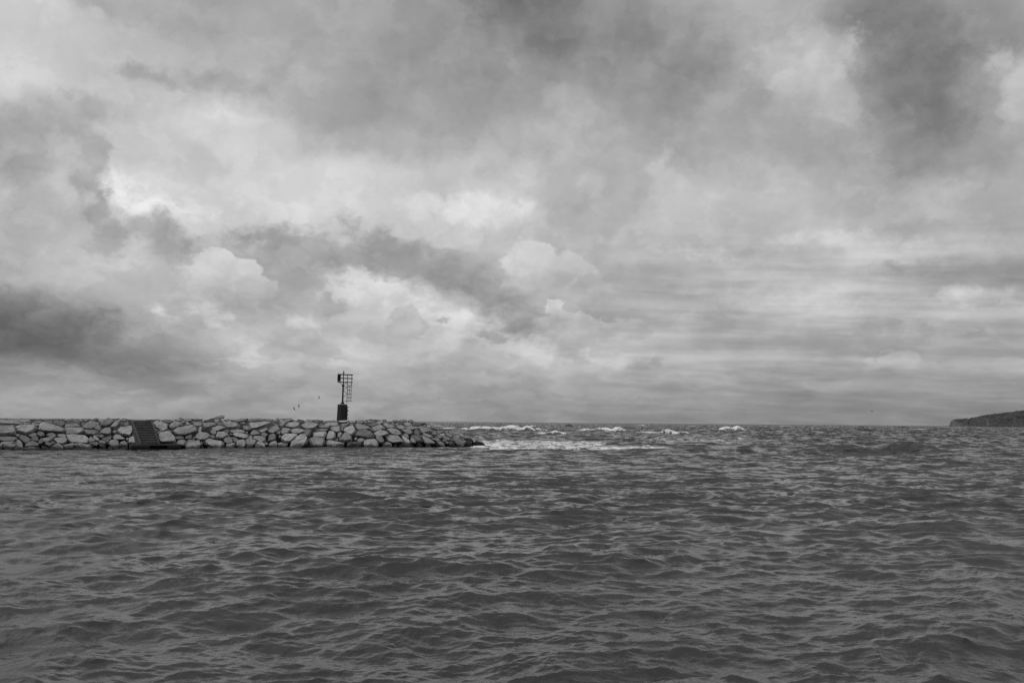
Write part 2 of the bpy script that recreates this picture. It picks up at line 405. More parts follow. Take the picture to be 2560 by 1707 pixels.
def build_sea():
    rs = [6.5]
    while rs[-1] < 60: rs.append(rs[-1] * 1.0025)
    while rs[-1] < 230: rs.append(rs[-1] * 1.0034)
    while rs[-1] < 700: rs.append(rs[-1] + 1.0)
    while rs[-1] < 1500: rs.append(rs[-1] + 2.0)
    while rs[-1] < 3200: rs.append(rs[-1] + 4.5)
    while rs[-1] < 26000: rs.append(rs[-1] * 1.035)
    rs = np.array(rs); NA = 1000
    az = np.linspace(R(-36), R(36), NA)
    RR, AA = np.meshgrid(rs, az, indexing='ij')
    X = RR * np.sin(AA); Y = RR * np.cos(AA)
    dr = np.gradient(rs)[:, None] * np.ones_like(X); da = RR * (az[1] - az[0])
    sp = np.maximum(dr, da) * 1.0
    # photo column / row of each point on still water
    px = CX + F * np.tan(AA) / math.cos(PITCH) * (1 / np.ones_like(AA))
    py = horizon(px) + EYE * F / (RR * np.cos(AA))
    # shelter: calm in the lee of the breakwater, livelier towards the open sea
    s_ = (X - WA.x) * AX.x + (Y - WA.y) * AX.y
    t_ = (X - WA.x) * -NRM.x + (Y - WA.y) * -NRM.y          # >0 behind the waterline
    lee = 1 - sstep(s_, S_TIP - 32, S_TIP + 6)
    near = sstep(RR, 30, 75)
    behind = sstep(t_, 0, 8)
    g_long = (1 - 0.75 * lee * near) * (0.75 + 0.25 * sstep(RR, 60, 150)) * (1 + 0.9 * sstep(X / RR, 0.03, 0.35) * sstep(RR, 25, 110)) + behind * 0.15
    g_long = g_long * (1 + 0.7 * sstep(RR, 150, 420))
    g_mid = (1 - 0.50 * lee * near) * (1 + 0.12 * sstep(X / RR, 0.0, 0.35))
    g_small = 1 - 0.15 * lee * near
    calm = 1 - 0.45 * sstep(sample(CASC[0], X * .21 + 31, Y * .21)[0], -.2, .55)     # gusts and slicks
    g1 = sstep(sample(CASC[0], X * .55 + 11, Y * .55 + 5)[0], -.5, .6); g2 = sstep(sample(CASC[1], X * .45 - 7, Y * .4 + 3)[0], -.16, .16)
    grp = .62 + .45 * g1 + .38 * g2
    gains = [g_long, g_mid * grp, g_small * grp, (.45 + .75 * calm)]
    lamlo = [6, 1.3, .38, .08]
    Z = np.zeros_like(X); DX = np.zeros_like(X); DY = np.zeros_like(X); LOST = np.zeros_like(X)
    SL = [.050, .115, .215, .14]   # real slopes, for the part the mesh cannot carry
    for c, g, lo in zip(CASC, gains, lamlo):
        vis = 1 - sstep(sp, lo * 0.45, lo * 1.6)
        LOST += ((1 - vis) * g * SL[lamlo.index(lo)]) ** 2
        act = vis.max(axis=1) > 0.001
        zz = np.zeros((3,) + X.shape)
        zz[:, act] = sample(c, X[act], Y[act])
        k = g * vis
        Z += zz[0] * k; DX += zz[1] * k; DY += zz[2] * k
    bumpy = np.clip(0.5 + sample(CASC[1], X * .9, Y * .9)[0] * 4.0, 0, 1)
    bz, fm = sea_relief(X, Y, px, bumpy)
    Z = Z + bz
    # white water drifting past the tip, thinner streaks to the right
    f2 = np.maximum.reduce([
        .83 * patch(px, py, 1190, 1530, 1099, 1121.5, 30, 5),
        .62 * patch(px, py, 1150, 1300, 1095, 1105, 20, 4),
        .90 * patch(px, py, 1440, 1712, 1113, 1122, 60, 4),
        .68 * patch(px, py, 1600, 1895, 1093, 1108, 50, 4),
        .55 * patch(px, py, 1480, 1690, 1087, 1098, 40, 4),
        .95 * patch(px, py, 1165, 1262, 1112, 1119, 12, 3),
        .75 * patch(px, py, 1090, 1240, 1116.5, 1119.5, 10, 1.2),
        .60 * patch(px, py, 2390, 2620, 1103, 1109, 60, 3),
        .5 * patch(px, py, 2100, 2310, 1084, 1089, 40, 2.5),
        .5 * patch(px, py, 2470, 2620, 1075, 1079, 30, 2),
        .5 * patch(px, py, 1900, 2120, 1094, 1098, 60, 3),
        .70 * patch(px, py, 2350, 2640, 1066.0, 1068.2, 8, .5),
    ])
    foam = np.clip(np.maximum(fm, f2), 0, 1)
    Z = Z * (1 - 0.35 * f2)
    nr, na = X.shape
    V = np.stack([X + DX, Y + DY, Z], -1).reshape(-1, 3).astype(np.float32)
    i = (np.arange(nr - 1)[:, None] * na + np.arange(na - 1)[None, :]).reshape(-1)
    q = np.stack([i, i + 1, i + na + 1, i + na], -1).astype(np.int32)
    me = bpy.data.meshes.new('sea')
    me.vertices.add(len(V)); me.vertices.foreach_set('co', V.ravel())
    me.loops.add(q.size); me.loops.foreach_set('vertex_index', q.ravel())
    me.polygons.add(len(q)); me.polygons.foreach_set('loop_start', np.arange(0, q.size, 4, dtype=np.int32))
    me.polygons.foreach_set('use_smooth', np.ones(len(q), bool))
    me.update(calc_edges=True)
    at = me.attributes.new('chop', 'FLOAT', 'POINT'); at.data.foreach_set('value', np.sqrt(LOST).ravel().astype(np.float32))
    at = me.attributes.new('foam', 'FLOAT', 'POINT'); at.data.foreach_set('value', foam.ravel().astype(np.float32))
    o = bpy.data.objects.new('sea', me); COL.objects.link(o); tag(o, kind='structure')
    m, nt, b = material('sea_water')
    geo = nt.new('ShaderNodeNewGeometry'); pos = geo.outputs['Position']
    fa = nt.new('ShaderNodeAttribute', attribute_name='foam').outputs['Fac']
    # lacy foam
    pf = nt.mapping(pos, scale=(0.55, 0.16, 0.55))
    lace = nt.noise(pf, 1.1, 8, 0.68)
    lace2 = nt.noise(nt.mapping(pos, scale=(1, .45, 1)), 2.2, 5, 0.65)
    pat = nt.m('ADD', nt.m('MULTIPLY', lace, .65), nt.m('MULTIPLY', lace2, .35))
    thr = nt.mapr(fa, 0, 1, 0.70, 0.35)
    fmask = nt.smooth(pat, thr, nt.m('ADD', thr, 0.17))
    fmask = nt.m('MULTIPLY', fmask, nt.smooth(fa, 0.02, 0.12))
    # scattered flecks of froth on the open water
    fl = nt.noise(nt.mapping(pos, scale=(1, .6, 1)), 1.9, 6, .72)
    fmask = nt.m('MAXIMUM', fmask, nt.smooth(fl, .735, .79, 0.0, .5))
    n1 = nt.noise(nt.mapping(pos, scale=(1, 1.25, 1)), 3.2, 5, 0.6)
    n2 = nt.noise(nt.mapping(pos, rot=(0, 0, .35), scale=(1.6, .8, 1)), 13.0, 3, 0.55)
    hgt = nt.m('ADD', nt.m('MULTIPLY', n1, 0.017), nt.m('MULTIPLY', n2, 0.006))
    bp = nt.new('ShaderNodeBump'); bp.inputs['Strength'].default_value = 1.0; bp.inputs['Distance'].default_value = 1.0
    nt.put(bp.inputs['Height'], hgt)
    silt = nt.noise(nt.mapping(pos, scale=(.02, .02, .02)), 1.0, 3, .5)
    nt.put(b.inputs['Base Color'], nt.grey(nt.mix(fmask, nt.mapr(silt, .3, .7, WATER_ALB * .85, WATER_ALB * 1.15), FOAM_ALB)))
    nt.put(b.inputs['Roughness'], nt.mix(fmask, 0.07, 0.75))
    b.inputs['IOR'].default_value = 1.333
    nt.put(b.inputs['Specular IOR Level'], nt.mix(fmask, 0.44, 0.1))
    # waves too short for the mesh out there: tilt the surface by a noise of the same slope
    ch = nt.new('ShaderNodeAttribute', attribute_name='chop').outputs['Fac']
    na_ = nt.noise(nt.mapping(pos, scale=(.8, 1.3, 1)), .55, 5, .62, out='Color')
    tv = nt.vm('MULTIPLY', nt.vm('SUBTRACT', na_, (.5, .5, .5)), (1, 1, 0))
    tv = nt.vm('SCALE', tv, nt.m('MULTIPLY', ch, CHOP_K))
    # onshore seas are steeper on the face they turn to the harbour
    tv = nt.vm('ADD', tv, nt.vm('SCALE', (0.0, -1.0, 0.0), nt.m('MULTIPLY', ch, STEEP)))
    nt.l.new(nt.vm('NORMALIZE', nt.vm('ADD', bp.outputs[0], tv)), b.inputs['Normal'])
    me.materials.append(m)
    return o
build_sea()
# ------------------------------------------------------------------ the beacon
def paint(name, alb, rough=.5):
    m, nt, b = material(name)
    tc = nt.new('ShaderNodeTexCoord')
    n = nt.noise(tc.outputs['Object'], 3.0, 6, .65)
    nt.put(b.inputs['Base Color'], nt.grey(nt.mapr(n, .3, .7, alb * .75, alb * 1.3)))
    b.inputs['Roughness'].default_value = rough
    b.inputs['Specular IOR Level'].default_value = .25
    return m
M_DARK = paint('dark_paint', .010, .6)
M_CAB = paint('cabinet_paint', .022, .6)
M_ROOFM = paint('cabinet_roof_paint', .09, .5)
M_GLASS = paint('lantern_glass', .22, .15)
M_CONC = None

def bm_box(bm, c, s, rot=None):
    g = bmesh.ops.create_cube(bm, size=1.0); M = Matrix.Translation(Vector(c))
    if rot is not None: M = M @ rot
    M = M @ Matrix.Diagonal((s[0], s[1], s[2], 1)); bmesh.ops.transform(bm, matrix=M, verts=g['verts']); return g['verts']
def bm_bar(bm, a, b, r, seg=8, r2=None):
    a = Vector(a); b = Vector(b); d = b - a
    g = bmesh.ops.create_cone(bm, cap_ends=True, segments=seg, radius1=r, radius2=r if r2 is None else r2, depth=d.length)
    M = Matrix.Translation((a + b) / 2) @ d.to_track_quat('Z', 'Y').to_matrix().to_4x4()
    bmesh.ops.transform(bm, matrix=M, verts=g['verts'])
def bm_lathe(bm, prof, seg=16, c=(0, 0), ph=0.0):
    rings = []
    for (r, z) in prof:
        rings.append([bm.verts.new((c[0] + r * math.cos(ph + 2 * math.pi * k / seg), c[1] + r * math.sin(ph + 2 * math.pi * k / seg), z)) for k in range(seg)])
    for a, b in zip(rings, rings[1:]):
        for k in range(seg): bm.faces.new((a[k], a[(k + 1) % seg], b[(k + 1) % seg], b[k]))
    bm.faces.new(rings[0][::-1]); bm.faces.new(rings[-1])

# ------------------------------------------------------------------ stone
def stone_material():
    m, nt, b = material('limestone')
    oi = nt.new('ShaderNodeObjectInfo'); tc = nt.new('ShaderNodeTexCoord'); geo = nt.new('ShaderNodeNewGeometry')
    bw = nt.new('ShaderNodeRGBToBW'); nt.put(bw.inputs[0], oi.outputs['Color'])
    rnd = oi.outputs['Random']
    off = nt.comb(nt.m('MULTIPLY', rnd, 91.0), nt.m('MULTIPLY', rnd, 37.0), nt.m('MULTIPLY', rnd, 13.0))
    p = nt.vm('ADD', tc.outputs['Object'], off)
    pr = nt.new('ShaderNodeVectorRotate', rotation_type='EULER_XYZ'); nt.put(pr.inputs['Vector'], p)
    nt.put(pr.inputs['Rotation'], nt.comb(nt.m('MULTIPLY', nt.m('SUBTRACT', rnd, .5), 1.6), nt.m('MULTIPLY', nt.m('FRACT', nt.m('MULTIPLY', rnd, 17.3)), 1.2), 0))
    strata = nt.noise(nt.mapping(pr.outputs[0], scale=(.35, .8, 4.2)), 1.6, 5, .6)
    blot = nt.noise(p, 1.1, 6, .62); grit = nt.noise(p, 7.0, 4, .7)
    pits = nt.noise(p, 3.0, 4, .7)
    a = nt.m('ADD', nt.m('ADD', nt.m('MULTIPLY', strata, .5), nt.m('MULTIPLY', blot, .9)), nt.m('MULTIPLY', grit, .45))
    v = nt.mapr(a, .60, 1.22, .60, 1.35)
    crack = nt.smooth(nt.m('ABSOLUTE', nt.m('SUBTRACT', nt.noise(nt.mapping(pr.outputs[0], scale=(.3, .6, 2.4)), 1.3, 3, .5), .5)), .0, .016, .55, 1.0)
    # wet and weed-dark band just above the water
    sx = nt.new('ShaderNodeSeparateXYZ'); nt.put(sx.inputs[0], geo.outputs['Position'])
    edge = nt.noise(geo.outputs['Position'], .9, 5, .65)
    wet = nt.smooth(nt.m('ADD', sx.outputs[2], nt.m('MULTIPLY', nt.m('SUBTRACT', edge, .5), -1.2)), .18, .62, .13, 1.0)
    alb = nt.m('MULTIPLY', nt.m('MULTIPLY', bw.outputs[0], v), nt.m('MULTIPLY', wet, crack))
    nt.put(b.inputs['Base Color'], nt.grey(alb)); b.inputs['Roughness'].default_value = .9
    b.inputs['Specular IOR Level'].default_value = .15
    bp = nt.new('ShaderNodeBump'); bp.inputs['Strength'].default_value = .7; bp.inputs['Distance'].default_value = .10
    nt.put(bp.inputs['Height'], nt.m('ADD', nt.m('MULTIPLY', strata, .8), nt.m('ADD', nt.m('MULTIPLY', grit, .5), nt.m('MULTIPLY', pits, .5))))
    nt.l.new(bp.outputs[0], b.inputs['Normal'])
    return m
M_STONE = stone_material()

def slope_hit(px, py, back=0.0):
    """where the sight line meets the breakwater's front slope"""
    d = ray(px, py)
    w = WA - NRM * back
    n = Vector((NRM.x * TAN, NRM.y * TAN, 1.0))     # z = TAN * distance behind the waterline
    t = (w - EYEV).dot(n) / d.dot(n)
    return EYEV + d * t

def hull_rock(pts2, T, lean, seed):
    rnd = random.Random(seed)
    cx = sum(p[0] for p in pts2) / len(pts2); cy = sum(p[1] for p in pts2) / len(pts2)
    h = max(p[1] for p in pts2) - min(p[1] for p in pts2)
    bm = bmesh.new()
    j = lambda s: (rnd.random() - .5) * s
    s1 = rnd.uniform(.70, .88); up_ = rnd.uniform(.05, .18) * h; sd_ = rnd.uniform(-.05, .04) * h
    for (x, y) in pts2:
        x -= cx; y -= cy
        bm.verts.new((x, lean * y + .10 * T + j(.12 * T), y))
        bm.verts.new((x * s1 + sd_, lean * (y * s1) * .9 - .52 * T + j(.10 * T), y * s1 + up_))
        bm.verts.new((x * .86, lean * y * .86 + 1.15 * T + j(.2 * T), y * .86 - .04 * h))
    r = bmesh.ops.convex_hull(bm, input=bm.verts[:])
    junk = [g for g in r['geom_interior'] if isinstance(g, bmesh.types.BMVert)] + [g for g in r['geom_unused'] if isinstance(g, bmesh.types.BMVert)]
    bmesh.ops.delete(bm, geom=list(set(junk)), context='VERTS')
    bmesh.ops.dissolve_limit(bm, angle_limit=R(9), verts=bm.verts[:], edges=bm.edges[:])
    size = math.sqrt(max(.01, T * h))
    bmesh.ops.bevel(bm, geom=bm.edges[:], offset=min(.035, size * .025), segments=1, affect='EDGES', clamp_overlap=True)
    bmesh.ops.triangulate(bm, faces=bm.faces[:])
    for cut in range(3):
        L = max(.14, size * .16)
        es = [e for e in bm.edges if e.calc_length() > L * 1.6]
        if not es: break
        bmesh.ops.subdivide_edges(bm, edges=es, cuts=1, use_grid_fill=False)
        bmesh.ops.triangulate(bm, faces=bm.faces[:])
    bm.normal_update()
    o = Vector((seed * 3.7, seed * 1.3, seed * .7))
    A = min(.10, size * .065)
    ndir = Vector((rnd.uniform(-.4, .4), rnd.uniform(-.4, .4), 1)).normalized()
    for v in bm.verts:
        p = v.co
        n = mnoise.fractal((p + o) * 1.1, 1.0, 2.1, 3) * .8 + mnoise.fractal((p + o) * 3.2, .9, 2.1, 3) * .45
        s = p.dot(ndir); n += (mnoise.noise(Vector((s * 3.3, seed, 0))) * .35)
        v.co = p + v.normal * (n * A)
    return bm, cx, cy

TILES = {'A': (0, 1040, 14.7), 'B': (150, 1040, 14.7), 'C': (300, 1040, 14.7), 'D': (450, 1035, 14.7), 'E': (600, 1035, 14.7), 'F': (750, 1035, 14.7), 'G': (900, 1035, 14.7), 'H': (1050, 1035, 13.067)}
# traced stones: tone in percent reflectance, then outline corners in tenths of a tile pixel
ROCKS = {
'A': """42 -12,18 8,14 50,15 80,24 86,34 60,33 40,29 12,30 -12,28
42 50,16 75,14 105,13 117,20 100,24 82,24
33 82,24 120,22 112,30 90,32 84,29
38 119,20 135,18 150,19 154,24 140,27 122,23
38 112,30 120,24 140,30 142,36 134,39 122,34
30 0,10 25,8 30,13 15,15 0,16
35 30,10 80,10 75,14 50,16 32,15
36 75,14 105,10 130,8 150,10 148,17 120,18 105,15
34 150,14 200,13 206,7 235,8 238,13 215,16 190,17 160,18
32 160,22 165,18 195,16 192,30 178,26
28 195,17 215,15 230,18 242,27 240,33 228,42 210,36 192,32
42 142,31 160,23 180,28 210,37 225,42 238,52 236,60 230,63 215,62 180,61 150,59 139,52
40 -14,38 20,35 48,34 52,44 56,65 54,70 -14,72
46 55,45 62,38 70,35 88,36 92,33 125,31 136,45 128,52 122,60 118,64 95,70 80,66 60,59
35 57,68 65,65 76,69 70,75 64,76
31 -10,76 58,75 62,88 50,93 10,93 -8,90
36 6,97 14,93 48,93 52,98 40,104 12,108 5,103
36 103,70 130,61 137,70 118,79 110,77
30 136,62 145,56 160,62 166,72 150,78 140,72
28 68,82 78,70 95,75 116,92 100,98 93,104 78,92
27 116,77 130,70 140,78 142,95 125,97 114,92
42 52,98 60,89 70,88 80,100 92,114 85,120 74,121 60,107
33 92,108 100,98 118,93 136,100 143,108 138,113 95,114
38 10,113 20,107 45,104 60,106 55,115 40,119 20,119
40 42,121 50,114 62,114 73,123 60,127 46,126
44 75,124 80,118 110,113 140,114 149,122 146,127 90,128
40 -14,100 5,102 8,116 4,126 -14,126
40 5,121 20,119 35,122 38,126 6,127
28 140,96 150,80 158,86 162,96 150,104 141,103
36 152,82 190,74 195,82 185,92 170,98 160,96
30 170,70 178,63 193,60 208,70 206,78 196,84 190,75 176,75
30 184,92 190,87 206,98 200,105 185,99
30 165,98 174,95 190,100 192,106 182,114 170,107
35 151,110 160,110 178,116 176,121 160,121
36 152,124 165,119 178,120 190,126 155,128
41 178,121 200,108 208,102 225,108 233,118 235,125 215,127 185,127
38 210,68 216,65 232,65 244,72 240,78 215,77
42 195,86 205,80 240,76 246,86 243,97 230,103 215,103 205,94""",
'B': """36 19,27 55,27 62,27 72,38 60,41 20,42
33 8,14 20,14 35,12 48,16 30,21 12,19
30 30,12 42,8 60,10 74,16 75,20 55,23 40,18
24 20,21 35,18 52,23 76,18 76,29 60,28 22,27
38 62,10 70,8 84,14 86,22 78,24 74,16
32 78,10 110,9 113,14 105,19 90,21 84,14
30 114,14 130,8 138,7 142,13 130,18 116,19
36 82,35 100,24 108,19 125,20 147,27 136,31 126,33 122,46 115,49 92,48 84,45
28 78,24 90,22 96,24 84,35 76,37
42 19,44 30,42 80,41 84,52 83,58 68,62 64,67 23,67 20,55
35 122,45 128,36 140,30 147,35 152,44 150,55 147,57 138,53 124,48
35 128,18 150,14 170,12 160,20 148,23
33 146,24 152,20 164,16 175,10 190,12 200,16 200,22 192,27 185,36 170,42 152,41 148,30
30 170,9 177,6 187,9 190,13 176,13
42 184,42 195,30 210,18 218,16 222,22 210,38 200,47 190,46
33 214,21 225,23 232,26 228,34 215,38 212,30
33 218,18 224,10 240,8 250,11 246,19 235,22 222,20
25 190,10 205,9 220,8 212,14 206,18 200,16
34 87,52 92,49 115,50 135,53 141,56 140,65 128,72 96,69 90,61
27 118,70 140,66 160,70 163,77 150,80 135,76
38 144,66 155,50 165,43 184,43 188,55 186,69 175,72 160,70
34 190,58 200,52 206,50 208,58 204,65 195,63
50 209,57 214,50 222,42 248,37 255,35 270,38 271,42 264,50 266,58 263,71 258,76 236,74 220,70 212,64
46 20,68 50,65 90,72 98,78 104,88 100,101 85,101 70,96 40,99 32,93 24,79
36 107,82 112,75 128,86 129,92 118,93 110,95 103,99
42 120,76 126,71 138,79 145,86 142,94 130,91
33 100,104 110,93 128,92 130,100 115,106 104,107
32 130,94 140,97 142,102 136,111 122,111 120,105 130,102
34 144,92 150,88 165,92 172,102 160,104 146,101
26 153,84 165,79 180,88 182,97 172,99 155,88
28 165,80 175,73 188,71 190,80 184,88 176,85
40 193,76 205,66 220,70 236,80 244,86 220,87 200,87 194,83
36 184,90 205,87 214,92 220,105 222,112 215,120 200,117 180,107 178,100
36 222,96 235,91 243,96 240,104 249,108 250,117 228,118 222,109
40 176,119 182,112 190,112 195,119 188,122 178,122
26 144,105 155,104 168,108 171,116 160,117 148,111
26 143,118 146,110 160,117 165,123 150,123
37 8,108 30,103 50,100 56,106 50,113 30,117 18,116
45 52,108 55,102 80,99 95,103 105,108 118,108 119,116 110,121 95,119 72,117 55,113
38 35,122 50,115 70,116 80,121 50,124
44 120,122 128,118 136,119 138,123 122,124
42 216,122 225,118 243,119 246,123 220,124""",
'C': """36 12,34 22,20 28,16 36,22 41,33 30,38 14,38
48 32,82 45,75 58,73 72,84 76,93 75,102 50,104 34,99
38 43,75 47,67 52,70 52,75
36 22,82 30,80 32,86 26,91
34 24,97 28,92 31,99
47 124,22 137,17 150,20 176,30 172,50 160,58 145,51 132,43 126,31
25 112,12 140,11 150,16 128,20 118,20
27 150,17 165,12 185,13 196,20 180,29 165,25
36 178,34 185,26 205,20 230,27 230,36 205,45 190,53 178,47
26 127,47 138,48 140,54 130,61 126,52
34 133,60 148,54 155,60 140,69 135,67
30 138,42 150,44 164,56 155,61 145,53
46 140,68 150,62 174,57 190,66 202,76 205,91 200,97 175,98 150,99 144,93
33 172,54 178,49 191,57 188,64 176,58
40 191,57 205,45 235,38 263,33 281,41 283,58 262,66 240,73 222,75 205,71
26 200,76 220,73 232,76 236,85 215,88 203,87
40 206,98 215,90 232,87 248,92 240,104 235,113 225,111 204,105
35 195,101 200,97 205,101 198,105
23 217,8 222,5 233,9 234,13 222,13
34 200,12 220,9 235,14 220,20 205,18
32 218,20 235,16 243,22 232,27""",
'D': """42 12,30 25,28 38,34 40,39 20,45 12,39
33 0,36 8,38 9,45 0,47 -5,41
38 10,18 40,17 45,24 30,28 14,25
36 30,28 42,22 60,20 80,24 78,30 60,35 40,37
37 45,38 62,32 80,30 82,43 70,47 55,45
36 18,17 40,16 60,15 85,18 80,23 55,23
38 82,34 108,30 130,33 132,42 120,47 112,48 100,54 90,55 84,47
18 88,25 110,18 126,20 128,29 105,31 90,31
33 108,19 130,15 145,10 155,4 164,7 160,16 150,18 120,20
27 139,26 146,19 152,22 155,28 142,29
31 137,36 142,30 157,33 159,43 140,44
41 158,34 160,27 190,28 205,32 218,40 219,47 210,53 175,55 166,53 159,45
47 108,50 130,45 155,43 166,51 145,59 135,64 125,59
34 160,22 180,16 183,22 175,27 165,26
32 184,22 205,18 235,16 250,16 244,24 215,30 190,28
34 215,32 225,24 240,26 242,37 225,39
43 66,66 70,52 76,45 80,50 77,60 78,69 70,70
35 112,68 115,58 122,52 130,58 134,68 130,77 122,74 115,74
40 54,80 60,72 75,66 100,69 112,78 106,89 90,96 72,97 56,91
34 106,84 110,77 125,76 130,82 128,91 115,91
28 18,92 22,82 42,74 45,82 44,93 30,94
30 46,86 54,84 55,92 48,94
32 26,98 32,94 52,94 56,98 40,102 28,101
42 12,104 30,101 60,99 72,102 78,113 72,121 45,127 22,128 16,119
35 60,98 68,94 74,99 72,104
44 83,100 90,95 105,89 122,92 155,100 160,105 165,121 160,125 135,126 115,119 95,113 86,107
42 72,125 78,117 84,117 91,127 75,128
40 101,126 105,122 112,123 113,129 100,129
25 74,104 80,100 84,106 82,115 77,113
42 130,85 138,66 160,64 178,76 182,80 160,85 158,92 140,86 132,89
26 150,63 165,57 180,56 182,67 176,75 165,67
40 180,58 195,56 215,54 235,62 238,67 215,69 190,71 182,69
46 190,76 200,70 215,67 235,72 248,80 252,89 240,91 220,87 200,83
33 160,92 175,84 188,86 196,103 190,109 172,113 162,103
30 186,84 205,86 218,95 208,105 202,107 196,99
50 166,123 170,112 180,110 192,111 195,106 204,108 203,118 195,124 175,127
44 205,103 210,98 225,94 236,93 242,106 240,116 225,118 212,120 208,113
32 182,70 195,72 190,79 183,77""",
'E': """30 0,16 15,15 30,16 31,30 18,34 16,22
38 32,20 40,14 48,16 50,24 38,31 32,31
30 38,29 50,18 70,16 90,18 92,24 70,29
32 88,18 110,18 124,20 122,27 95,27
45 28,37 35,33 70,31 95,27 124,29 115,34 100,38 80,49 60,54 50,57 38,57 32,47
26 123,28 128,22 140,20 148,26 138,33 130,33
34 132,17 138,12 144,16 148,22 134,22
17 146,18 165,17 188,15 192,18 170,20 150,21
42 155,22 175,20 194,18 196,22 178,27 165,26
40 135,36 155,25 172,25 176,28 165,41 152,51 142,43
34 174,27 195,21 210,24 208,31 185,31
46 160,44 172,36 180,31 215,31 219,38 214,47 200,53 185,52 165,49
33 119,40 124,34 140,38 145,44 130,47
20 210,18 235,22 240,30 220,37 212,33
36 11,50 10,44 18,42 32,46 38,59 30,63 14,61
36 -8,64 0,57 8,57 20,66 15,71 0,72
34 20,66 28,64 30,70 22,71
40 65,62 85,54 100,50 104,56 88,67 75,69
38 105,54 115,46 140,47 148,58 140,67 120,75 108,73 98,69
36 33,73 50,58 60,60 78,75 60,79 40,81
33 76,72 90,67 102,74 108,77 95,85 80,81
28 15,74 22,70 32,74 36,80 26,83
47 132,72 136,62 146,60 150,66 144,75
40 148,65 155,52 165,50 185,54 186,58 176,71 160,77 150,75
44 183,64 195,55 215,53 235,58 240,64 228,67 215,73 190,73
30 216,66 225,62 236,58 250,56 264,58 263,66 257,81 248,89 236,81 216,81
50 148,90 156,80 168,71 208,73 212,82 200,97 185,106 165,108 152,98
38 142,82 148,76 151,82 144,89
33 104,84 108,76 125,72 132,80 130,96 115,100 103,102
40 48,92 52,81 80,80 94,84 95,98 90,105 78,105 60,99
35 30,85 36,80 46,82 46,93 38,95
36 18,95 30,90 45,94 62,98 55,109 44,117 38,120 26,117 22,107
46 50,110 58,103 75,98 92,110 98,121 85,123 60,125 44,123
38 18,123 24,117 35,118 39,124
38 89,107 97,103 104,108 100,115 94,113
42 105,111 115,102 132,98 137,106 140,119 125,122 108,121
46 138,108 155,104 162,108 145,120 139,120
36 148,119 160,110 176,109 173,121 155,125
47 178,118 185,108 205,92 220,81 238,81 245,88 248,97 236,103 232,113 215,123 185,122""",
'F': """42 0,42 20,32 35,34 65,34 67,40 55,50 42,55 20,55 5,49
34 20,38 24,32 31,26 35,32 35,43 30,44 22,43
40 18,20 35,18 48,22 45,28 30,25
27 48,20 70,20 74,32 60,34 45,28
22 70,22 84,22 82,34 72,34
30 82,26 100,24 92,36 84,36
34 72,38 76,34 81,36 80,41
34 100,24 125,22 145,26 140,31 115,31 100,29
40 94,34 100,30 140,31 142,34 130,35 100,37
46 83,40 95,35 140,33 142,43 125,46 112,45 95,45
35 62,45 85,40 105,43 112,44 108,51 85,53 66,50
52 142,24 178,22 178,28 160,32 144,32
42 178,24 205,24 204,31 185,35 177,30
40 145,38 160,33 180,34 176,41 160,43 147,43
33 200,24 235,22 240,32 225,37 205,35
28 180,38 190,33 198,38 192,43
33 148,46 160,41 170,44 165,49 150,51
45 107,58 113,48 120,46 146,45 148,52 146,65 135,69 125,63 112,63
35 47,62 52,54 70,52 102,53 104,58 95,63 60,66
51 46,68 60,66 95,63 98,72 90,88 82,88 72,86 48,88
43 94,98 96,86 102,72 106,62 122,63 130,70 132,84 126,93 112,99
38 137,72 145,66 154,68 156,74 150,82 144,91 138,85
34 150,52 160,50 158,60 152,63
48 156,64 162,54 190,43 196,42 206,62 205,69 188,82 178,70 165,70
36 145,92 155,78 165,67 178,68 184,82 194,92 192,101 165,106 145,102
32 126,93 137,87 141,92 140,101 128,101
37 29,92 45,86 60,85 85,88 88,100 93,104 85,113 72,115 60,119 48,113 35,105
30 72,113 76,105 92,106 86,117 78,120
25 10,108 20,100 28,98 30,110 20,113
15 0,121 10,112 30,113 60,118 82,121 80,128 0,128
45 93,112 96,100 105,95 125,102 150,104 162,108 164,121 155,127 130,126 105,123 95,122
22 170,113 175,106 200,103 228,104 231,113 228,127 200,129 170,128
38 197,40 210,34 235,40 255,46 262,55 250,58 225,60 212,62 202,51
30 195,86 203,70 215,60 230,56 242,58 255,65 270,74 276,82 268,93 255,96 235,93 220,89
36 197,92 205,84 212,90 205,98
38 205,98 212,92 225,88 240,94 232,103 212,103""",
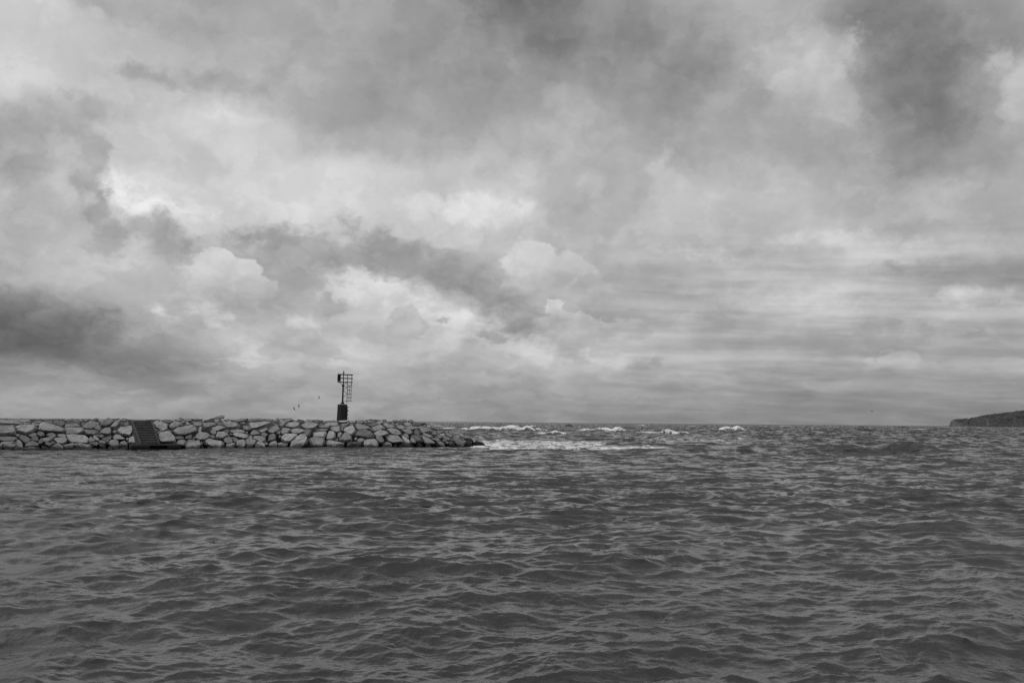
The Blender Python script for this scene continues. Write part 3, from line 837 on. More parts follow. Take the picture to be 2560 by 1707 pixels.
'G': """34 18,24 24,19 30,24 24,28
30 22,32 28,27 45,25 60,27 56,33 40,35
26 28,22 36,18 42,22 50,20 70,20 80,22 75,25 50,26
40 60,30 65,24 80,24 88,30 86,34 70,34
30 81,23 84,19 97,19 98,26 92,30 85,28
28 95,30 105,26 118,26 120,33 108,36
30 17,38 40,35 60,34 58,38 62,42 42,47 30,43
40 58,36 64,31 80,32 74,39
40 70,36 82,33 105,36 125,42 130,48 124,54 100,53 88,47 80,43
41 40,48 55,43 75,38 92,50 88,56 75,60 50,68 44,62
34 22,52 35,50 44,60 40,73 30,63
22 122,26 145,27 160,29 160,41 148,41 136,35 124,33
34 140,26 150,20 165,19 175,25 168,30 150,30
34 118,22 140,21 138,26 122,27
27 175,24 190,20 197,26 197,33 185,34 178,30
42 160,33 170,29 185,32 188,40 175,47 162,43
24 188,36 215,32 225,36 224,44 205,45 192,43
28 198,30 230,30 240,35 225,37 205,34
36 125,38 135,33 145,38 142,43 130,42
38 131,50 135,42 155,40 162,48 168,57 160,61 148,57 138,56
40 165,50 180,46 212,45 215,52 200,57 170,59
42 90,53 128,54 145,60 152,70 154,77 140,80 115,75 105,65
38 150,62 160,58 185,58 197,66 190,75 180,78 165,71
24 198,60 205,52 215,58 224,70 215,79 200,77
37 212,52 220,45 235,46 255,55 264,66 258,69 245,69 228,77 216,63
42 47,72 60,64 72,57 98,63 106,72 90,80 75,82 55,81
33 57,82 68,79 82,86 92,102 85,108 74,109 60,96
42 81,82 105,77 138,78 150,90 163,100 162,106 145,104 118,110 100,104 88,89
43 12,101 22,96 55,94 66,102 70,114 66,123 40,125 14,126
36 79,118 90,107 100,104 118,112 122,119 100,120 85,123
25 122,117 130,110 138,112 136,121 124,121
22 140,117 155,108 168,108 190,113 200,119 180,123 142,122
47 150,86 154,75 165,82 182,97 188,107 176,114 165,105 158,94
38 157,75 170,70 176,76 180,86 178,91 166,83
26 182,84 190,76 208,80 228,92 232,100 225,105 208,106 195,93 182,97
38 184,98 190,88 198,94 207,104 202,108 190,107
26 200,76 220,76 228,80 232,90 215,85
17 205,115 215,106 228,112 235,119 225,122
34 219,80 230,76 245,86 250,98 235,98 228,90""",
'H': """37 5,78 12,74 25,76 45,90 54,97 48,101 40,98 20,99 12,91
25 18,102 25,97 36,98 37,103 20,105
38 7,66 10,60 18,62 42,71 40,78 30,78 12,71
30 24,54 30,51 44,52 46,57 35,59 28,61
32 20,42 26,38 33,44 33,49 24,51
30 0,32 10,32 23,38 20,45 8,42 0,39
27 2,30 6,27 10,30 18,28 26,35 12,34
33 32,38 40,37 60,44 70,53 60,55 45,53 35,49
26 50,44 64,46 78,49 70,53 62,51
37 49,55 54,54 78,56 77,60 66,64 58,67 54,61
33 30,62 42,58 52,62 56,68 45,69 34,67
33 57,70 64,70 71,77 68,81 60,78
32 76,59 90,60 106,71 108,75 100,78 85,71
36 80,56 88,54 94,57 86,61
30 88,60 100,57 110,62 120,67 112,72 104,71
22 55,73 60,78 68,82 55,81 40,73
33 30,80 42,78 60,78 70,88 60,90 45,85
30 68,76 80,72 95,78 104,82 95,87 80,83
33 50,88 52,85 70,92 80,97 88,105 75,106 60,99
20 44,101 55,97 65,103 60,106 45,104
27 70,85 80,80 90,84 88,91 76,92
35 82,96 86,90 95,92 92,98
20 91,93 100,88 112,93 120,102 118,106 100,105 92,99
25 96,85 106,80 112,88 104,89
30 106,79 120,77 132,81 146,90 142,93 150,97 145,104 125,106 112,93
36 110,70 120,68 128,70 135,76 125,79 108,77
44 124,66 133,65 144,70 148,76 140,79 130,73
28 128,76 140,79 148,86 140,85
10 134,83 150,79 165,80 175,86 174,91 160,89 145,87
14 142,93 152,87 165,90 180,104 150,105
9 160,93 178,90 195,98 205,105 185,106 170,99
8 174,93 182,87 200,93 211,97 210,104 204,105 195,101
10 204,106 210,101 218,102 223,108 214,109""",
}
# hand-written descriptions of the stones that stand out (tile, place in the list)
SPECIAL = {
 ('A', 11): 'huge pale tapering slab with a dark undercut, largest stone left of the stairs',
 ('A', 12): 'big square-faced block cut by the left edge of the picture, mid slope',
 ('A', 13): 'pale slab with slanting grooves beside the square block at the left edge',
 ('A', 25): 'long flat pale stone lying along the waterline near the left edge',
 ('A', 21): 'pale oblong block leaning to the left just above the long flat waterline stone',
 ('B', 9): 'ribbed oblong block with level bedding lines, midway between left edge and stairs',
 ('B', 22): 'smooth pale boulder jutting out beside the middle of the stairs, on their left',
 ('B', 23): 'large pale sloping boulder directly below the ribbed oblong block',
 ('B', 38): 'long pale stone with dark right end above the water, below the large sloping boulder',
 ('C', 1): 'pale cube-like block touching the left side of the lowest stairs',
 ('C', 5): 'mottled pale boulder touching the top of the stairs on their right',
 ('C', 12): 'big pale blocky boulder beside the lower stairs, on their right',
 ('C', 14): 'very large sloping slab with parallel bedding lines, right of the stairs',
 ('D', 7): 'small black-looking stone under the slab that pokes into the sky',
 ('D', 8): 'slanting slab poking up into the sky from the crest, between stairs and beacon',
 ('D', 16): 'narrow upright finger of pale stone standing above the pitted round boulder',
 ('D', 18): 'round pitted boulder that looks like rough concrete, between stairs and beacon',
 ('D', 23): 'grooved pale boulder at the waterline below the pitted round boulder',
 ('D', 25): 'big pale wedge with dark undercut at the waterline, largest between stairs and beacon',
 ('D', 35): 'small knobbly very pale stone at the waterline right of the big pale wedge',
 ('E', 4): 'long pale slab with dark rough underside high on the slope left of the beacon',
 ('E', 7): 'thin dark sliver of stone lying along the crest left of the beacon',
 ('E', 26): 'smooth pale diamond-shaped slab low on the slope left of the beacon',
 ('E', 38): 'large pale boulder leaning up to the right at the waterline left of the beacon',
 ('F', 1): 'small upright stone like a tooth standing on a flat slab left of the beacon',
 ('F', 11): 'bright flat slab right at the foot of the beacon',
 ('F', 19): 'bright rectangular block with rough top edge below and left of the beacon',
 ('F', 29): 'dark wet slab with shells just above the water, below and left of the beacon',
 ('F', 30): 'long pale block with a dark wet foot at the waterline straight below the beacon',
 ('F', 31): 'dark oblong block at the waterline between two pale oblong blocks',
 ('F', 33): 'large scarred dark and light boulder right of and below the beacon',
 ('G', 28): 'pale oblong block with rounded top at the waterline right of the dark oblong block',
 ('G', 27): 'broad wedge-shaped slab with black hollow beneath, low on the slope right of the beacon',
 ('G', 4): 'small cube-like stone sticking up on the crest right of the beacon',
 ('H', 26): 'bright ragged stone caught by spray at the seaward end',
 ('H', 28): 'black wet stone lying flat at the seaward end, just above the sloping black slabs',
 ('H', 31): 'black wet tilted slab, thickest and topmost of those at the tip',
 ('H', 30): 'black wet sloping slab in the water just left of the thickest tip slab',
 ('H', 32): 'small black rock awash at the very tip of the breakwater',
}
def widths(n):
    n = round(n * 2) / 2
    return ('half a stair-width' if n == .5 else 'one stair-width' if n == 1 else ('%g stair-widths' % n))
def describe(px, py, w, h, area, tone, fill, fine=False):
    top = horizon(px) if px < 1035 else float(np.interp(px, [1035, 1060, 1100, 1160, 1222], [1049, 1058, 1070, 1088, 1112]))
    f = (py - top) / (wl(px) - top)
    row = 'on the crest' if f < .15 else 'on upper slope' if f < .38 else 'on mid slope' if f < .60 else 'on lower slope' if f < .84 else 'at the waterline'
    size = 'large' if area > 620 else 'medium' if area > 260 else 'small' if area > 90 else 'tiny'
    tn = 'pale' if tone >= 42 else 'light-grey' if tone >= 36 else 'mid-grey' if tone >= 30 else 'dark-grey' if tone >= 20 else 'black'
    asp = w / max(h, 1)
    sh = 'flat slab' if asp > 2.9 else 'oblong boulder' if asp > 1.75 else 'upright stone' if asp < .8 else ('blocky boulder' if fill > .72 else 'angular boulder')
    fm = (lambda n: '%.1f stair-widths' % n) if fine else widths
    if px < 70: pos = fm(max(px, 1) / 47) + ' from the left edge'
    elif px < 345:
        n = (345 - px) / 47; pos = fm(n) + ' left of the stairs' if n >= .3 else 'touching the stairs on their left'
    elif px < 610:
        n = (px - 395) / 47; pos = fm(n) + ' right of the stairs' if n >= .3 else 'touching the stairs on their right'
    elif px < 845: pos = fm((858 - px) / 47) + ' left of the beacon'
    elif px < 872: pos = 'straight below the beacon'
    elif px < 1060: pos = fm((px - 858) / 47) + ' right of the beacon'
    else: pos = fm((1225 - px) / 47) + ' from the seaward tip'
    return f'{size} {tn} {sh} {row}, {pos}'

def build_rocks():
    items = []
    for t, txt in ROCKS.items():
        ox, oy, sc = TILES[t]
        for idx, line in enumerate(txt.split('\n')):
            parts = line.split(); tone = int(parts[0])
            pts = [tuple(float(v) for v in q.split(',')) for q in parts[1:]]
            pp = [(ox + x * 10 / sc, oy + y * 10 / sc) for x, y in pts]
            a = 0; cxx = cyy = 0
            for (x0, y0), (x1, y1) in zip(pp, pp[1:] + pp[:1]):
                cr = x0 * y1 - x1 * y0; a += cr; cxx += (x0 + x1) * cr; cyy += (y0 + y1) * cr
            c = (cxx / (3 * a), cyy / (3 * a)); a = abs(a) / 2
            w = max(p[0] for p in pp) - min(p[0] for p in pp); h = max(p[1] for p in pp) - min(p[1] for p in pp)
            items.append(dict(key=(t, idx), tone=tone, pp=pp, c=c, w=w, h=h, area=a, fill=a / (w * h)))
    used = {}
    for it in items:
        if it['key'] in SPECIAL: it['label'] = SPECIAL[it['key']]
        else: it['label'] = describe(*it['c'], it['w'], it['h'], it['area'], it['tone'], it['fill'])
        used.setdefault(it['label'], []).append(it)
    for lab, its in list(used.items()):
        if len(its) > 1:
            for it in its: it['label'] = describe(*it['c'], it['w'], it['h'], it['area'], it['tone'], it['fill'], True)
            again = {}
            for it in its: again.setdefault(it['label'], []).append(it)
            for l2, i2 in again.items():
                if len(i2) == 2:
                    a, b = i2
                    dx, dy = a['c'][0] - b['c'][0], a['c'][1] - b['c'][1]
                    if abs(dy) >= abs(dx):
                        (u, l) = (a, b) if dy < 0 else (b, a); u['label'] += ', upper of two'; l['label'] += ', lower of two'
                    else:
                        (u, l) = (a, b) if dx < 0 else (b, a); u['label'] += ', left of two'; l['label'] += ', right of two'
    seen = set()
    for k, it in enumerate(items):
        if it['label'] in seen: print('DUPLICATE LABEL', it['label'])
        if len(it['label'].split()) > 16: print('LONG', it['label'])
        seen.add(it['label'])
        cx, cy = it['c']
        foot = wl(cx)
        P = slope_hit(cx, min(cy, foot - 2))
        depth = (P - EYEV).dot(fwd); S = depth / F
        yaw = math.atan2(-P.x, P.y)
        ymax = max(p[1] for p in it['pp'])
        pts = []
        for (x, y) in it['pp']:
            if ymax > foot - 4.5 and y > cy + (ymax - cy) * .45: y += 9         # carries on under water
            pts.append(((x - cx) * S, (cy - y) * S))
        T = min(1.9, max(.25, random.Random(k * 7 + 1).uniform(.48, .85) * math.sqrt(it['area']) * S))
        if it['h'] < 9: T *= 1.25
        bm, mx, my = hull_rock(pts, T, .85, k + 1)
        o = link_mesh('boulder', bm, M_STONE)
        q = Matrix.Translation(P) @ Matrix.Rotation(yaw, 4, 'Z')
        jit = random.Random(k * 13 + 5).uniform(-.28, .22)
        q = Matrix.Translation((P - EYEV).normalized() * jit) @ q
        o.matrix_world = q @ Matrix.Translation((mx, 0, my))
        v = STONE_K * (it['tone'] / 42) ** 1.6; o.color = (v, v, v, 1)
        tag(o, it['label'], 'boulder', 'boulders of the breakwater')
    print('ROCKS', len(items))
build_rocks()

# ------------------------------------------------------------------ rubble core of the breakwater
def build_mound():
    ss = np.arange(-45, S_TIP + 3.2, .55); ts = np.arange(-2.5, 17.0, .5)
    me = bpy.data.meshes.new('breakwater_core'); V = []
    for s in ss:
        for t in ts:
            zf = (t - 2.1) * TAN; zb = (15.5 - t) * .55; zt = (S_TIP + 1.0 - s) * .27
            z = min(2.75, zf, zb, zt)
            P = WA + AX * float(s) - NRM * float(t)
            n = mnoise.fractal(P * .8, 1.0, 2.1, 4); n2 = mnoise.noise(P * .45)
            z = max(z + n * .28 + n2 * .2, -1.2)
            # leave room for the stairs
            V.append((P.x, P.y, min(z, 3.0)))
    nt_ = len(ts); q = [(i * nt_ + j, (i + 1) * nt_ + j, (i + 1) * nt_ + j + 1, i * nt_ + j + 1) for i in range(len(ss) - 1) for j in range(nt_ - 1)]
    me.from_pydata(V, [], q); me.update(); me.materials.append(M_STONE)
    o = bpy.data.objects.new('breakwater_core', me); COL.objects.link(o); o.color = (.06, .06, .06, 1); tag(o, kind='structure')  # darker than the boulders: shade of the gaps put into its colour
build_mound()

# ------------------------------------------------------------------ concrete stairs with their landing
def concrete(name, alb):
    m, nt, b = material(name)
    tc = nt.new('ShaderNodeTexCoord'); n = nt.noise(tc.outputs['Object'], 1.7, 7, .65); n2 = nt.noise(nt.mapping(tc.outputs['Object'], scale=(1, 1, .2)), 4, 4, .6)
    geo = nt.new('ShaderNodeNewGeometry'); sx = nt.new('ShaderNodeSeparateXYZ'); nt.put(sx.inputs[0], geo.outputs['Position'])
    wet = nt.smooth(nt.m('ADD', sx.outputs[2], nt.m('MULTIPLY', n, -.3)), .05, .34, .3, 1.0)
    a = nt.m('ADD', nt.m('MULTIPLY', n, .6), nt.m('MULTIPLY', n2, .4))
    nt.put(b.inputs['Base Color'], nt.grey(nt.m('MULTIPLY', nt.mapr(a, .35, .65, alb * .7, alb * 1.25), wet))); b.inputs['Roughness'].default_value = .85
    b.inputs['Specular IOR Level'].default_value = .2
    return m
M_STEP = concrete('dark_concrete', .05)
M_NOSE = concrete('pale_concrete', .17)  # paler tread slabs; the risers take the darker concrete
M_WALL = concrete('wall_concrete', .055)  # one dark tone for side walls and landing
def wbox(name, s0, s1, t0, t1, z0, z1, mat, parent, bev=.015):
    """box in breakwater axes: s along, t behind the waterline"""
    bm = bmesh.new(); bm_box(bm, ((s0 + s1) / 2, (t0 + t1) / 2, (z0 + z1) / 2), (s1 - s0, t1 - t0, z1 - z0))
    if bev: bmesh.ops.bevel(bm, geom=bm.edges[:], offset=bev, segments=1, affect='EDGES')
    return link_mesh(name, bm, mat, parent)
def build_stairs():
    pl = on_plane(375, wl(375))
    s_mid = (pl - WA).dot(AX)
    def s_at(px, py, z):                     # along-axis place of a pixel at height z
        P = on_plane(px, py, z); return (P - WA).dot(AX), (P - WA).dot(-NRM)
    ang = math.atan2(AX.y, AX.x)
    root = empty('stone_stairs', (WA.x, WA.y, 0), (0, 0, ang))
    tag(root, 'straight flight of dark concrete stairs climbing from the water to the crest between boulders', 'stairs')
    zl = EYE - (1110.2 - horizon(375)) * (pl - EYEV).dot(fwd) / F * .985
    sl, tl = s_at(352.4, 1110, zl); sr, tr = s_at(399.3, 1110, zl)
    n = 14; ztop = 3.06; rise = (ztop - zl) / n
    # the flight leans: find its run from the picture's top end
    run_total = None; best = 9e9
    for k in range(200):
        T = tl + 2.0 + k * .025
        P = WA + AX * sl - NRM * T; P.z = ztop
        x, y = project(P - EYEV)
        if abs(x - 332) < best: best = abs(x - 332); run_total = T - tl
    run_total = min(max(run_total, 2.8), 5.0); tread = run_total / n
    print('STAIRS zl %.2f s %.2f..%.2f t %.2f run %.2f' % (zl, sl, sr, tl, run_total))
    for i in range(n):
        z1 = zl + rise * (i + 1); t0 = tl + tread * i
        # a tread slab with a thin nosing over a set-back riser
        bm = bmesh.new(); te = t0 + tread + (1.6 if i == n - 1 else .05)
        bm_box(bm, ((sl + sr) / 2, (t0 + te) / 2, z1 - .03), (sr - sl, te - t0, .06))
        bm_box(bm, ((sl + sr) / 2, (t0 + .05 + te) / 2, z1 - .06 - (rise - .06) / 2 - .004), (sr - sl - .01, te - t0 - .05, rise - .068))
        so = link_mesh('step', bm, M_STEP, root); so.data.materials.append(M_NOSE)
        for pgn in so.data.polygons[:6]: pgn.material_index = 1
    # sloping side walls
    for (a, b) in ((sl - .16, sl - .005), (sr + .005, sr + .12)):
        bm = bmesh.new()
        prof = [(tl - .05, zl - .9), (tl - .05, zl + .12), (tl + run_total, ztop + .06), (tl + run_total + 1.6, ztop + .06), (tl + run_total + 1.6, zl - .9)]
        A = [bm.verts.new((a, t, z)) for t, z in prof]; B = [bm.verts.new((b, t, z)) for t, z in prof]
        bm.faces.new(A[::-1]); bm.faces.new(B)
        for k in range(5): bm.faces.new((A[k], A[(k + 1) % 5], B[(k + 1) % 5], B[k]))
        bmesh.ops.recalc_face_normals(bm, faces=bm.faces[:])
        bmesh.ops.bevel(bm, geom=bm.edges[:], offset=.02, segments=1, affect='EDGES')
        link_mesh('side_wall', bm, M_WALL, root)
    # quay landing: two blocks with a dark berth between them
    S = (pl - EYEV).dot(fwd) / F
    def sx(px): return s_at(px, 1118, .2)[0]
    a0, a1, b0, b1 = sx(316.5), sx(367), sx(414), sx(449)
    wbox('landing_block', a0, a1, tl - .75, tl + .0, -.9, zl, M_WALL, root, .03)
    wbox('landing_block', b0, b1, tl - .75, tl + .25, -.9, zl - .01, M_WALL, root, .03)
    wbox('landing_back', a1 + .005, b0 - .005, tl - .12, tl + .3, -.9, zl - .03, M_WALL, root, .0)
    wbox('landing_slab', a1 + .003, b0 - .003, tl - .70, tl - .13, zl - .16, zl - .02, M_WALL, root, .02)
    return sl, sr
build_stairs()
def build_beacon():
    base_px, base_py = 854.8, 1050.0
    # stands on the crest, 7 m behind the waterline
    d = ray(base_px, base_py); w0 = on_plane(base_px, wl(base_px))
    k = (w0 - EYEV).dot(NRM); tt = (k - 7.0) / d.dot(NRM)
    P = EYEV + d * tt
    S = (P - EYEV).dot(fwd) / F                  # metres per photo pixel there
    Z = lambda y: (1380 - y) / 9.225 * S         # crop row -> metres above the base
    tilt = lambda y: 0
    axis = lambda y: 697 + (1380 - y) * 0.024    # the mast leans slightly to the right in the picture
    Xc = lambda x, y=None: (x - 697) / 9.225 * S
    yaw = math.atan2(-P.x, P.y)
    root = empty('harbour_beacon', P, (0, R(0.9), yaw))
    tag(root, 'dark metal harbour beacon with ladder and railed platform standing on the breakwater crest', 'beacon')
    U = lambda x, y: ((x - axis(y)) / 9.225 * S, 0, Z(y))     # position in the leaning frame
    def P3(x, y, dy=0): v = U(x, y); return (v[0], dy, v[2])
    # octagonal tapering cabinet
    rb, rt_ = 248 / 2 / 9.225 * S, 236 / 2 / 9.225 * S
    bm = bmesh.new(); bm_lathe(bm, [(rb * 1.0, -0.6), (rb, Z(1380)), (rt_ * .97, Z(1032))], 8, ph=R(-14))
    link_mesh('cabinet', bm, M_CAB, root)
    bm = bmesh.new(); bm_lathe(bm, [(rt_ * 1.05, Z(1034)), (rt_ * 1.05, Z(1024)), (rt_ * .32, Z(1000)), (rt_ * .3, Z(999))], 8, ph=R(-14))
    link_mesh('cabinet_roof', bm, M_ROOFM, root)
    for y in (1075, 1165, 1250, 1340):
        bm = bmesh.new(); x = 826 - (y - 1075) * 0.02
        bm_box(bm, P3(x + 6, y), (.2, .16, .09)); link_mesh('hinge', bm, M_DARK, root)
    # door on the shaded right-hand face
    bm = bmesh.new(); ang = R(-14 - 67.5 + 45 - 9.5 + 19.0)
    n = Vector((math.cos(R(-36.5)), math.sin(R(-36.5)), 0)); ap = (rb + rt_) / 2 * math.cos(R(22.5)) * .985
    rot = Matrix.Rotation(R(-36.5), 4, 'Z')
    bm_box(bm, n * (ap + .0) + Vector((0, 0, Z(1205))), (.07, .55, 1.25), rot); dr = link_mesh('door', bm, M_DARK, root)
    # mast
    bm = bmesh.new(); bm_lathe(bm, [(.21, Z(1003)), (.2, Z(985)), (.2, Z(970)), (.12, Z(962))], 14); link_mesh('mast_base', bm, M_DARK, root)
    bm = bmesh.new(); bm_lathe(bm, [(.105, Z(1000)), (.1, Z(600)), (.062, Z(500)), (.055, Z(292))], 14); link_mesh('mast', bm, M_DARK, root)
    bm = bmesh.new(); bm_lathe(bm, [(.14, Z(606)), (.175, Z(602)), (.175, Z(586)), (.14, Z(580))], 14); link_mesh('collar', bm, M_DARK, root)
    # lantern
    bm = bmesh.new(); bm_lathe(bm, [(.06, Z(300)), (.13, Z(296)), (.13, Z(288)), (.06, Z(284))], 14); lf = link_mesh('lantern_flange', bm, M_DARK, root)
    bm = bmesh.new(); bm_lathe(bm, [(.07, Z(284)), (.085, Z(275)), (.085, Z(262)), (.06, Z(254))], 14); link_mesh('lantern_lens', bm, M_GLASS, root)
    bm = bmesh.new(); bm_lathe(bm, [(.065, Z(256)), (.04, Z(246)), (.018, Z(238)), (.01, Z(228))], 10); link_mesh('lantern_cap', bm, M_DARK, root)
    # platform, 1.9 m by 1.5 m
    hw = .7
    a, b = U(584, 504)[0], U(930, 504)[0]; zp = Z(505)
    bm = bmesh.new()
    bm_box(bm, ((a + b) / 2, 0, zp), (b - a, 2 * hw, .07)); link_mesh('platform', bm, M_DARK, root)
    for (xa, ya, xb, yb_) in ((628, 508, 703, 578), (800, 515, 738, 566)):
        bm = bmesh.new(); bm_bar(bm, P3(xa, ya), P3(xb, yb_), .032); link_mesh('brace', bm, M_DARK, root)
    # railing: rails all round, posts
    x0, x1 = U(660, 415)[0], U(930, 415)[0]; xl = U(590, 330)[0]
    bm = bmesh.new()
    for (y, r, xa) in ((331, .042, xl), (415, .036, x0)):
        for s in (-hw, hw): bm_bar(bm, (xa, s, Z(y)), (x1, s, Z(y)), r)
        bm_bar(bm, (x1, -hw, Z(y)), (x1, hw, Z(y)), r)
    link_mesh('rail', bm, M_DARK, root)
    for x in (812, 912):
        for s in (-hw, hw):
            bm = bmesh.new(); bm_bar(bm, P3(x, 331, s), P3(x, 505, s), .036); link_mesh('rail_post', bm, M_DARK, root)
    # hatch frame under the platform's end
    bm = bmesh.new()
    for s in (-.35, .35):
        bm_bar(bm, P3(812, 505, s), P3(810, 580, s), .034); bm_bar(bm, P3(908, 505, s), P3(905, 580, s), .034)
        bm_bar(bm, P3(803, 578, s), P3(925, 578, s), .034)
    link_mesh('hatch_frame', bm, M_DARK, root)
    # battery box with its panel on the platform's other end
    bm = bmesh.new(); bx0, bx1 = U(583, 415)[0], U(659, 415)[0]
    v = bm_box(bm, ((bx0 + bx1) / 2, 0, (Z(341) + Z(486)) / 2), (bx1 - bx0, .75, Z(341) - Z(486)))
    bmesh.ops.bevel(bm, geom=bm.edges[:], offset=.02, segments=1, affect='EDGES')
    pan = link_mesh('lamp_box', bm, M_DARK, root)
    for x in (602, 650):
        bm = bmesh.new(); bm_box(bm, P3(x, 325), (.09, .2, .13)); link_mesh('box_lug', bm, M_DARK, root)
    bm = bmesh.new()
    for s in (-.28, .28): bm_bar(bm, P3(622, 488, s), P3(622, 503, s), .04)
    link_mesh('box_foot', bm, M_DARK, root)
    # ladder with safety cage
    sw = .24
    bm = bmesh.new()
    for s in (-sw, sw): bm_bar(bm, P3(818, 603, s), P3(803, 985, s), .034)
    lad = link_mesh('ladder', bm, M_DARK, root)
    for i in range(12):
        y = 620 + i * 31; bm = bmesh.new(); x = 818 - (y - 603) * .0393
        bm_bar(bm, P3(x, y, -sw), P3(x, y, sw), .02); link_mesh('rung', bm, M_DARK, lad)
    for y in (606, 690, 773, 857, 939):
        bm = bmesh.new(); x = 818 - (y - 603) * .0393; xr = 921 - (y - 603) * .025
        pts = []
        L = (xr - x) / 9.225 * S
        for q in range(9):
            th = R(-90 + q * 22.5); v = P3(x, y)
            pts.append(Vector((v[0] + L * math.cos(th), sw * 1.35 * math.sin(th), v[2])))
        for p0, p1 in zip(pts, pts[1:]): bm_bar(bm, p0, p1, .024, 6)
        link_mesh('cage_hoop', bm, M_DARK, root)
    for fx in (.42, .82):
        for s in (-1, 1):
            th = math.acos(fx) * s; bm = bmesh.new(); pa = []
            for y in (606, 939):
                x = 818 - (y - 603) * .0393; xr = 921 - (y - 603) * .025; L = (xr - x) / 9.225 * S; v = P3(x, y)
                pa.append(Vector((v[0] + L * fx, sw * 1.35 * math.sin(th), v[2])))
            bm_bar(bm, pa[0], pa[1], .024, 6); link_mesh('cage_bar', bm, M_DARK, root)
    for (xa, ya, xb, yb_) in ((740, 605, 818, 605), (738, 672, 815, 612), (730, 702, 812, 771), (728, 850, 811, 776), (722, 938, 806, 938)):
        bm = bmesh.new(); bm_bar(bm, P3(xa, ya), P3(xb, yb_), .026); link_mesh('strut', bm, M_DARK, root)
    return P, S
M_BPOS = build_beacon()

# ------------------------------------------------------------------ gulls
m_gull = paint('gull_feathers', .02, .9)
def gull(px, py, dist, span, bank, heading, lift, label):
    P = EYEV + ray(px, py) * dist
    root = empty('gull', P, (0, bank, heading)); tag(root, label, 'bird', 'gulls flying over the breakwater')
    bm = bmesh.new()
    L = span * .42
    prof = [(.004, -.5), (.05, -.38), (.11, -.15), (.12, .1), (.085, .28), (.07, .36), (.02, .5)]
    rings = []
    for (r, y) in prof:
        rings.append([bm.verts.new((r * L * math.cos(2 * math.pi * k / 10), y * L, r * L * .9 * math.sin(2 * math.pi * k / 10))) for k in range(10)])
    for a, b in zip(rings, rings[1:]):
        for k in range(10): bm.faces.new((a[k], a[(k + 1) % 10], b[(k + 1) % 10], b[k]))
    bm.faces.new(rings[0][::-1]); bm.faces.new(rings[-1])
    link_mesh('body', bm, m_gull, root, True)
    for s in (-1, 1):
        bm = bmesh.new(); h = span / 2
        st = [(0, .12, -.16, 0), (.35, .17, -.10, lift * .75), (.5, .15, -.08, lift * .85), (.8, .04, -.12, lift * .8), (1.0, -.12, -.16, lift * .55)]
        top = []; bot = []
        for (f, le, te, z) in st:
            top.append([bm.verts.new((s * f * h, y * h * 1.7, z * h + .012)) for y in (le, (le + te) / 2, te)])
            bot.append([bm.verts.new((s * f * h, y * h * 1.7, z * h - .012)) for y in (le, (le + te) / 2, te)])
        for i in range(4):
            for j in range(2):
                bm.faces.new((top[i][j], top[i + 1][j], top[i + 1][j + 1], top[i][j + 1]))
                bm.faces.new((bot[i][j + 1], bot[i + 1][j + 1], bot[i + 1][j], bot[i][j]))
            for (A, B, C, D) in ((top[i][0], bot[i][0], bot[i + 1][0], top[i + 1][0]), (top[i][2], top[i + 1][2], bot[i + 1][2], bot[i][2])):
                bm.faces.new((A, B, C, D))
        bm.faces.new((top[4][0], bot[4][0], bot[4][1], bot[4][2], top[4][2], top[4][1]))
        bmesh.ops.recalc_face_normals(bm, faces=bm.faces[:])
        link_mesh('wing', bm, m_gull, root, True)
gull(735, 1021.4, 118, .46, R(60), R(70), .35, 'lowest of the three gulls in the air left of the beacon, nearest the rocks')
gull(747, 1014.4, 122, .44, R(84), R(75), .15, 'middle one of the three gulls flying left of the beacon')
gull(797.3, 993.2, 126, .42, R(80), R(-70), .2, 'highest gull, flying closest to the beacon mast on its left')
gull(2180, 1028.6, 330, 1.2, R(10), R(80), .3, 'distant lone gull over the open sea left of the wooded headland')

# ------------------------------------------------------------------ buoy on the horizon
def buoy(px, py):
    P = on_plane(px, py); P.z = 0
    root = empty('channel_buoy', P); tag(root, 'tiny dark channel buoy floating far out near the horizon', 'buoy')
    k = P.length / F
    bm = bmesh.new(); bm_lathe(bm, [(.5 * k, -.5 * k), (1.3 * k, 0), (1.2 * k, 1.0 * k), (.7 * k, 1.4 * k)], 12); link_mesh('float', bm, M_DARK, root)
    bm = bmesh.new(); bm_lathe(bm, [(.6 * k, 1.3 * k), (.35 * k, 3.0 * k), (.4 * k, 3.6 * k), (.1 * k, 3.9 * k)], 10); link_mesh('topmark', bm, M_DARK, root)
buoy(2061.5, 1066.5)

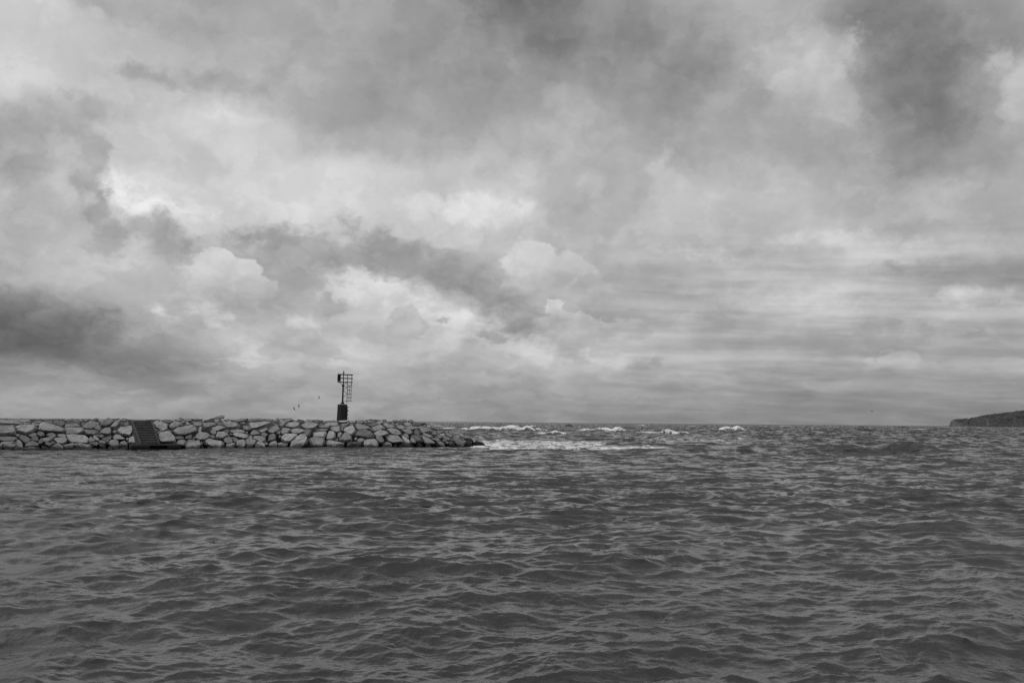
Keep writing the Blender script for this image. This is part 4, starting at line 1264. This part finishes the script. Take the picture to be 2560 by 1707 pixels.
# ------------------------------------------------------------------ headland
def build_headland():
    prof = [(2350,1064.0),(2357,1063.6),(2371,1062.2),(2374.5,1054.5),(2379,1048.5),(2386,1046.8),(2393,1046.2),(2400,1045.5),(2410,1044.8),(2428,1043.4),(2440,1040.8),(2454,1037.4),(2470,1035.0),(2485,1033.2),(2508,1031.2),(2535,1027.4),(2560,1023.8),(2600,1018),(2680,1010),(2800,1003),(2960,1000),(3200,1003)]
    pxs = np.array([p[0] for p in prof]); pys = np.array([p[1] for p in prof])
    D0 = 3000.0
    nx, ny = 560, 90
    us = np.concatenate([np.linspace(2350, 2600, 400), np.linspace(2601, 3200, nx - 400)])
    V = np.zeros((nx, ny, 3)); bare = np.zeros((nx, ny))
    for i, x in enumerate(us):
        hz = horizon(x) + 0.6; H = max(0.0, (hz - np.interp(x, pxs, pys)) * D0 / F)
        for j in range(ny):
            v = j / (ny - 1)
            D = D0 + v * 420
            X = (x - CX) / F * D0
            # front slope rises to the ridge at v=.45 then falls behind
            cliff = 0.75 if x < 2400 else 0.35
            f = min(1, v / .45); f = f ** (0.55 if x < 2420 else 0.8)
            g = f if v < .45 else math.cos((v - .45) / .55 * math.pi / 2) ** .7
            n = mnoise.fractal(Vector((X * .012, D * .012, 3.1)), 1.0, 2.0, 5)
            n2 = mnoise.fractal(Vector((X * .09, D * .09, 8.1)), .9, 2.0, 4)
            z = H * (D / D0) * max(0, g) * (1 + (0.16 * n if 0.02 < v < .40 else 0)) + n2 * min(3.2, H * .13) * (1.0 if v > .1 else .3)
            V[i, j] = (X * (D / D0), D, max(z, -3) if v > 0 and v < 1 else -4)
            # pale bare cliff: at the point and two streaks down the slope
            b = 0
            if x < 2425: b = max(b, 0.98 - max(0, (x - 2378 - (1 - v / .45) * 22) / 22))
            s1 = 2423 - (1 - v / .45) * -2 - (.45 - v) * 55; b = max(b, 1 - abs(x - s1 - 6 * n) / 5) * .75
            s2 = 2455 + (.45 - v) * 34; b = max(b, (1 - abs(x - s2 - 5 * n) / 6) * .75 if v < .3 else 0)
            b = max(b, 1 - v / .03)
            bare[i, j] = min(1, max(0, b + .25 * n2))
    me = bpy.data.meshes.new('headland')
    q = [(i * ny + j, (i + 1) * ny + j, (i + 1) * ny + j + 1, i * ny + j + 1) for i in range(nx - 1) for j in range(ny - 1)]
    me.from_pydata(V.reshape(-1, 3).tolist(), [], q); me.update()
    at = me.attributes.new('bare', 'FLOAT', 'POINT'); at.data.foreach_set('value', bare.ravel().astype(np.float32))
    o = bpy.data.objects.new('headland', me); COL.objects.link(o); tag(o, kind='structure')
    m, nt, b = material('headland_ground')
    geo = nt.new('ShaderNodeNewGeometry'); pos = geo.outputs['Position']
    n = nt.noise(pos, .12, 6, .65); n2 = nt.noise(pos, .02, 4, .6)
    ba = nt.new('ShaderNodeAttribute', attribute_name='bare').outputs['Fac']
    mk = nt.smooth(nt.m('ADD', ba, nt.m('MULTIPLY', nt.m('SUBTRACT', n, .5), .9)), .45, .75)
    wood = nt.mapr(nt.m('ADD', nt.m('MULTIPLY', n, .6), nt.m('MULTIPLY', n2, .4)), .35, .65, .018, .085)
    nt.put(b.inputs['Base Color'], nt.grey(nt.mix(mk, wood, nt.mapr(n, .35, .65, .055, .12)))); b.inputs['Roughness'].default_value = 1; b.inputs['Specular IOR Level'].default_value = 0
    me.materials.append(m)
build_headland()
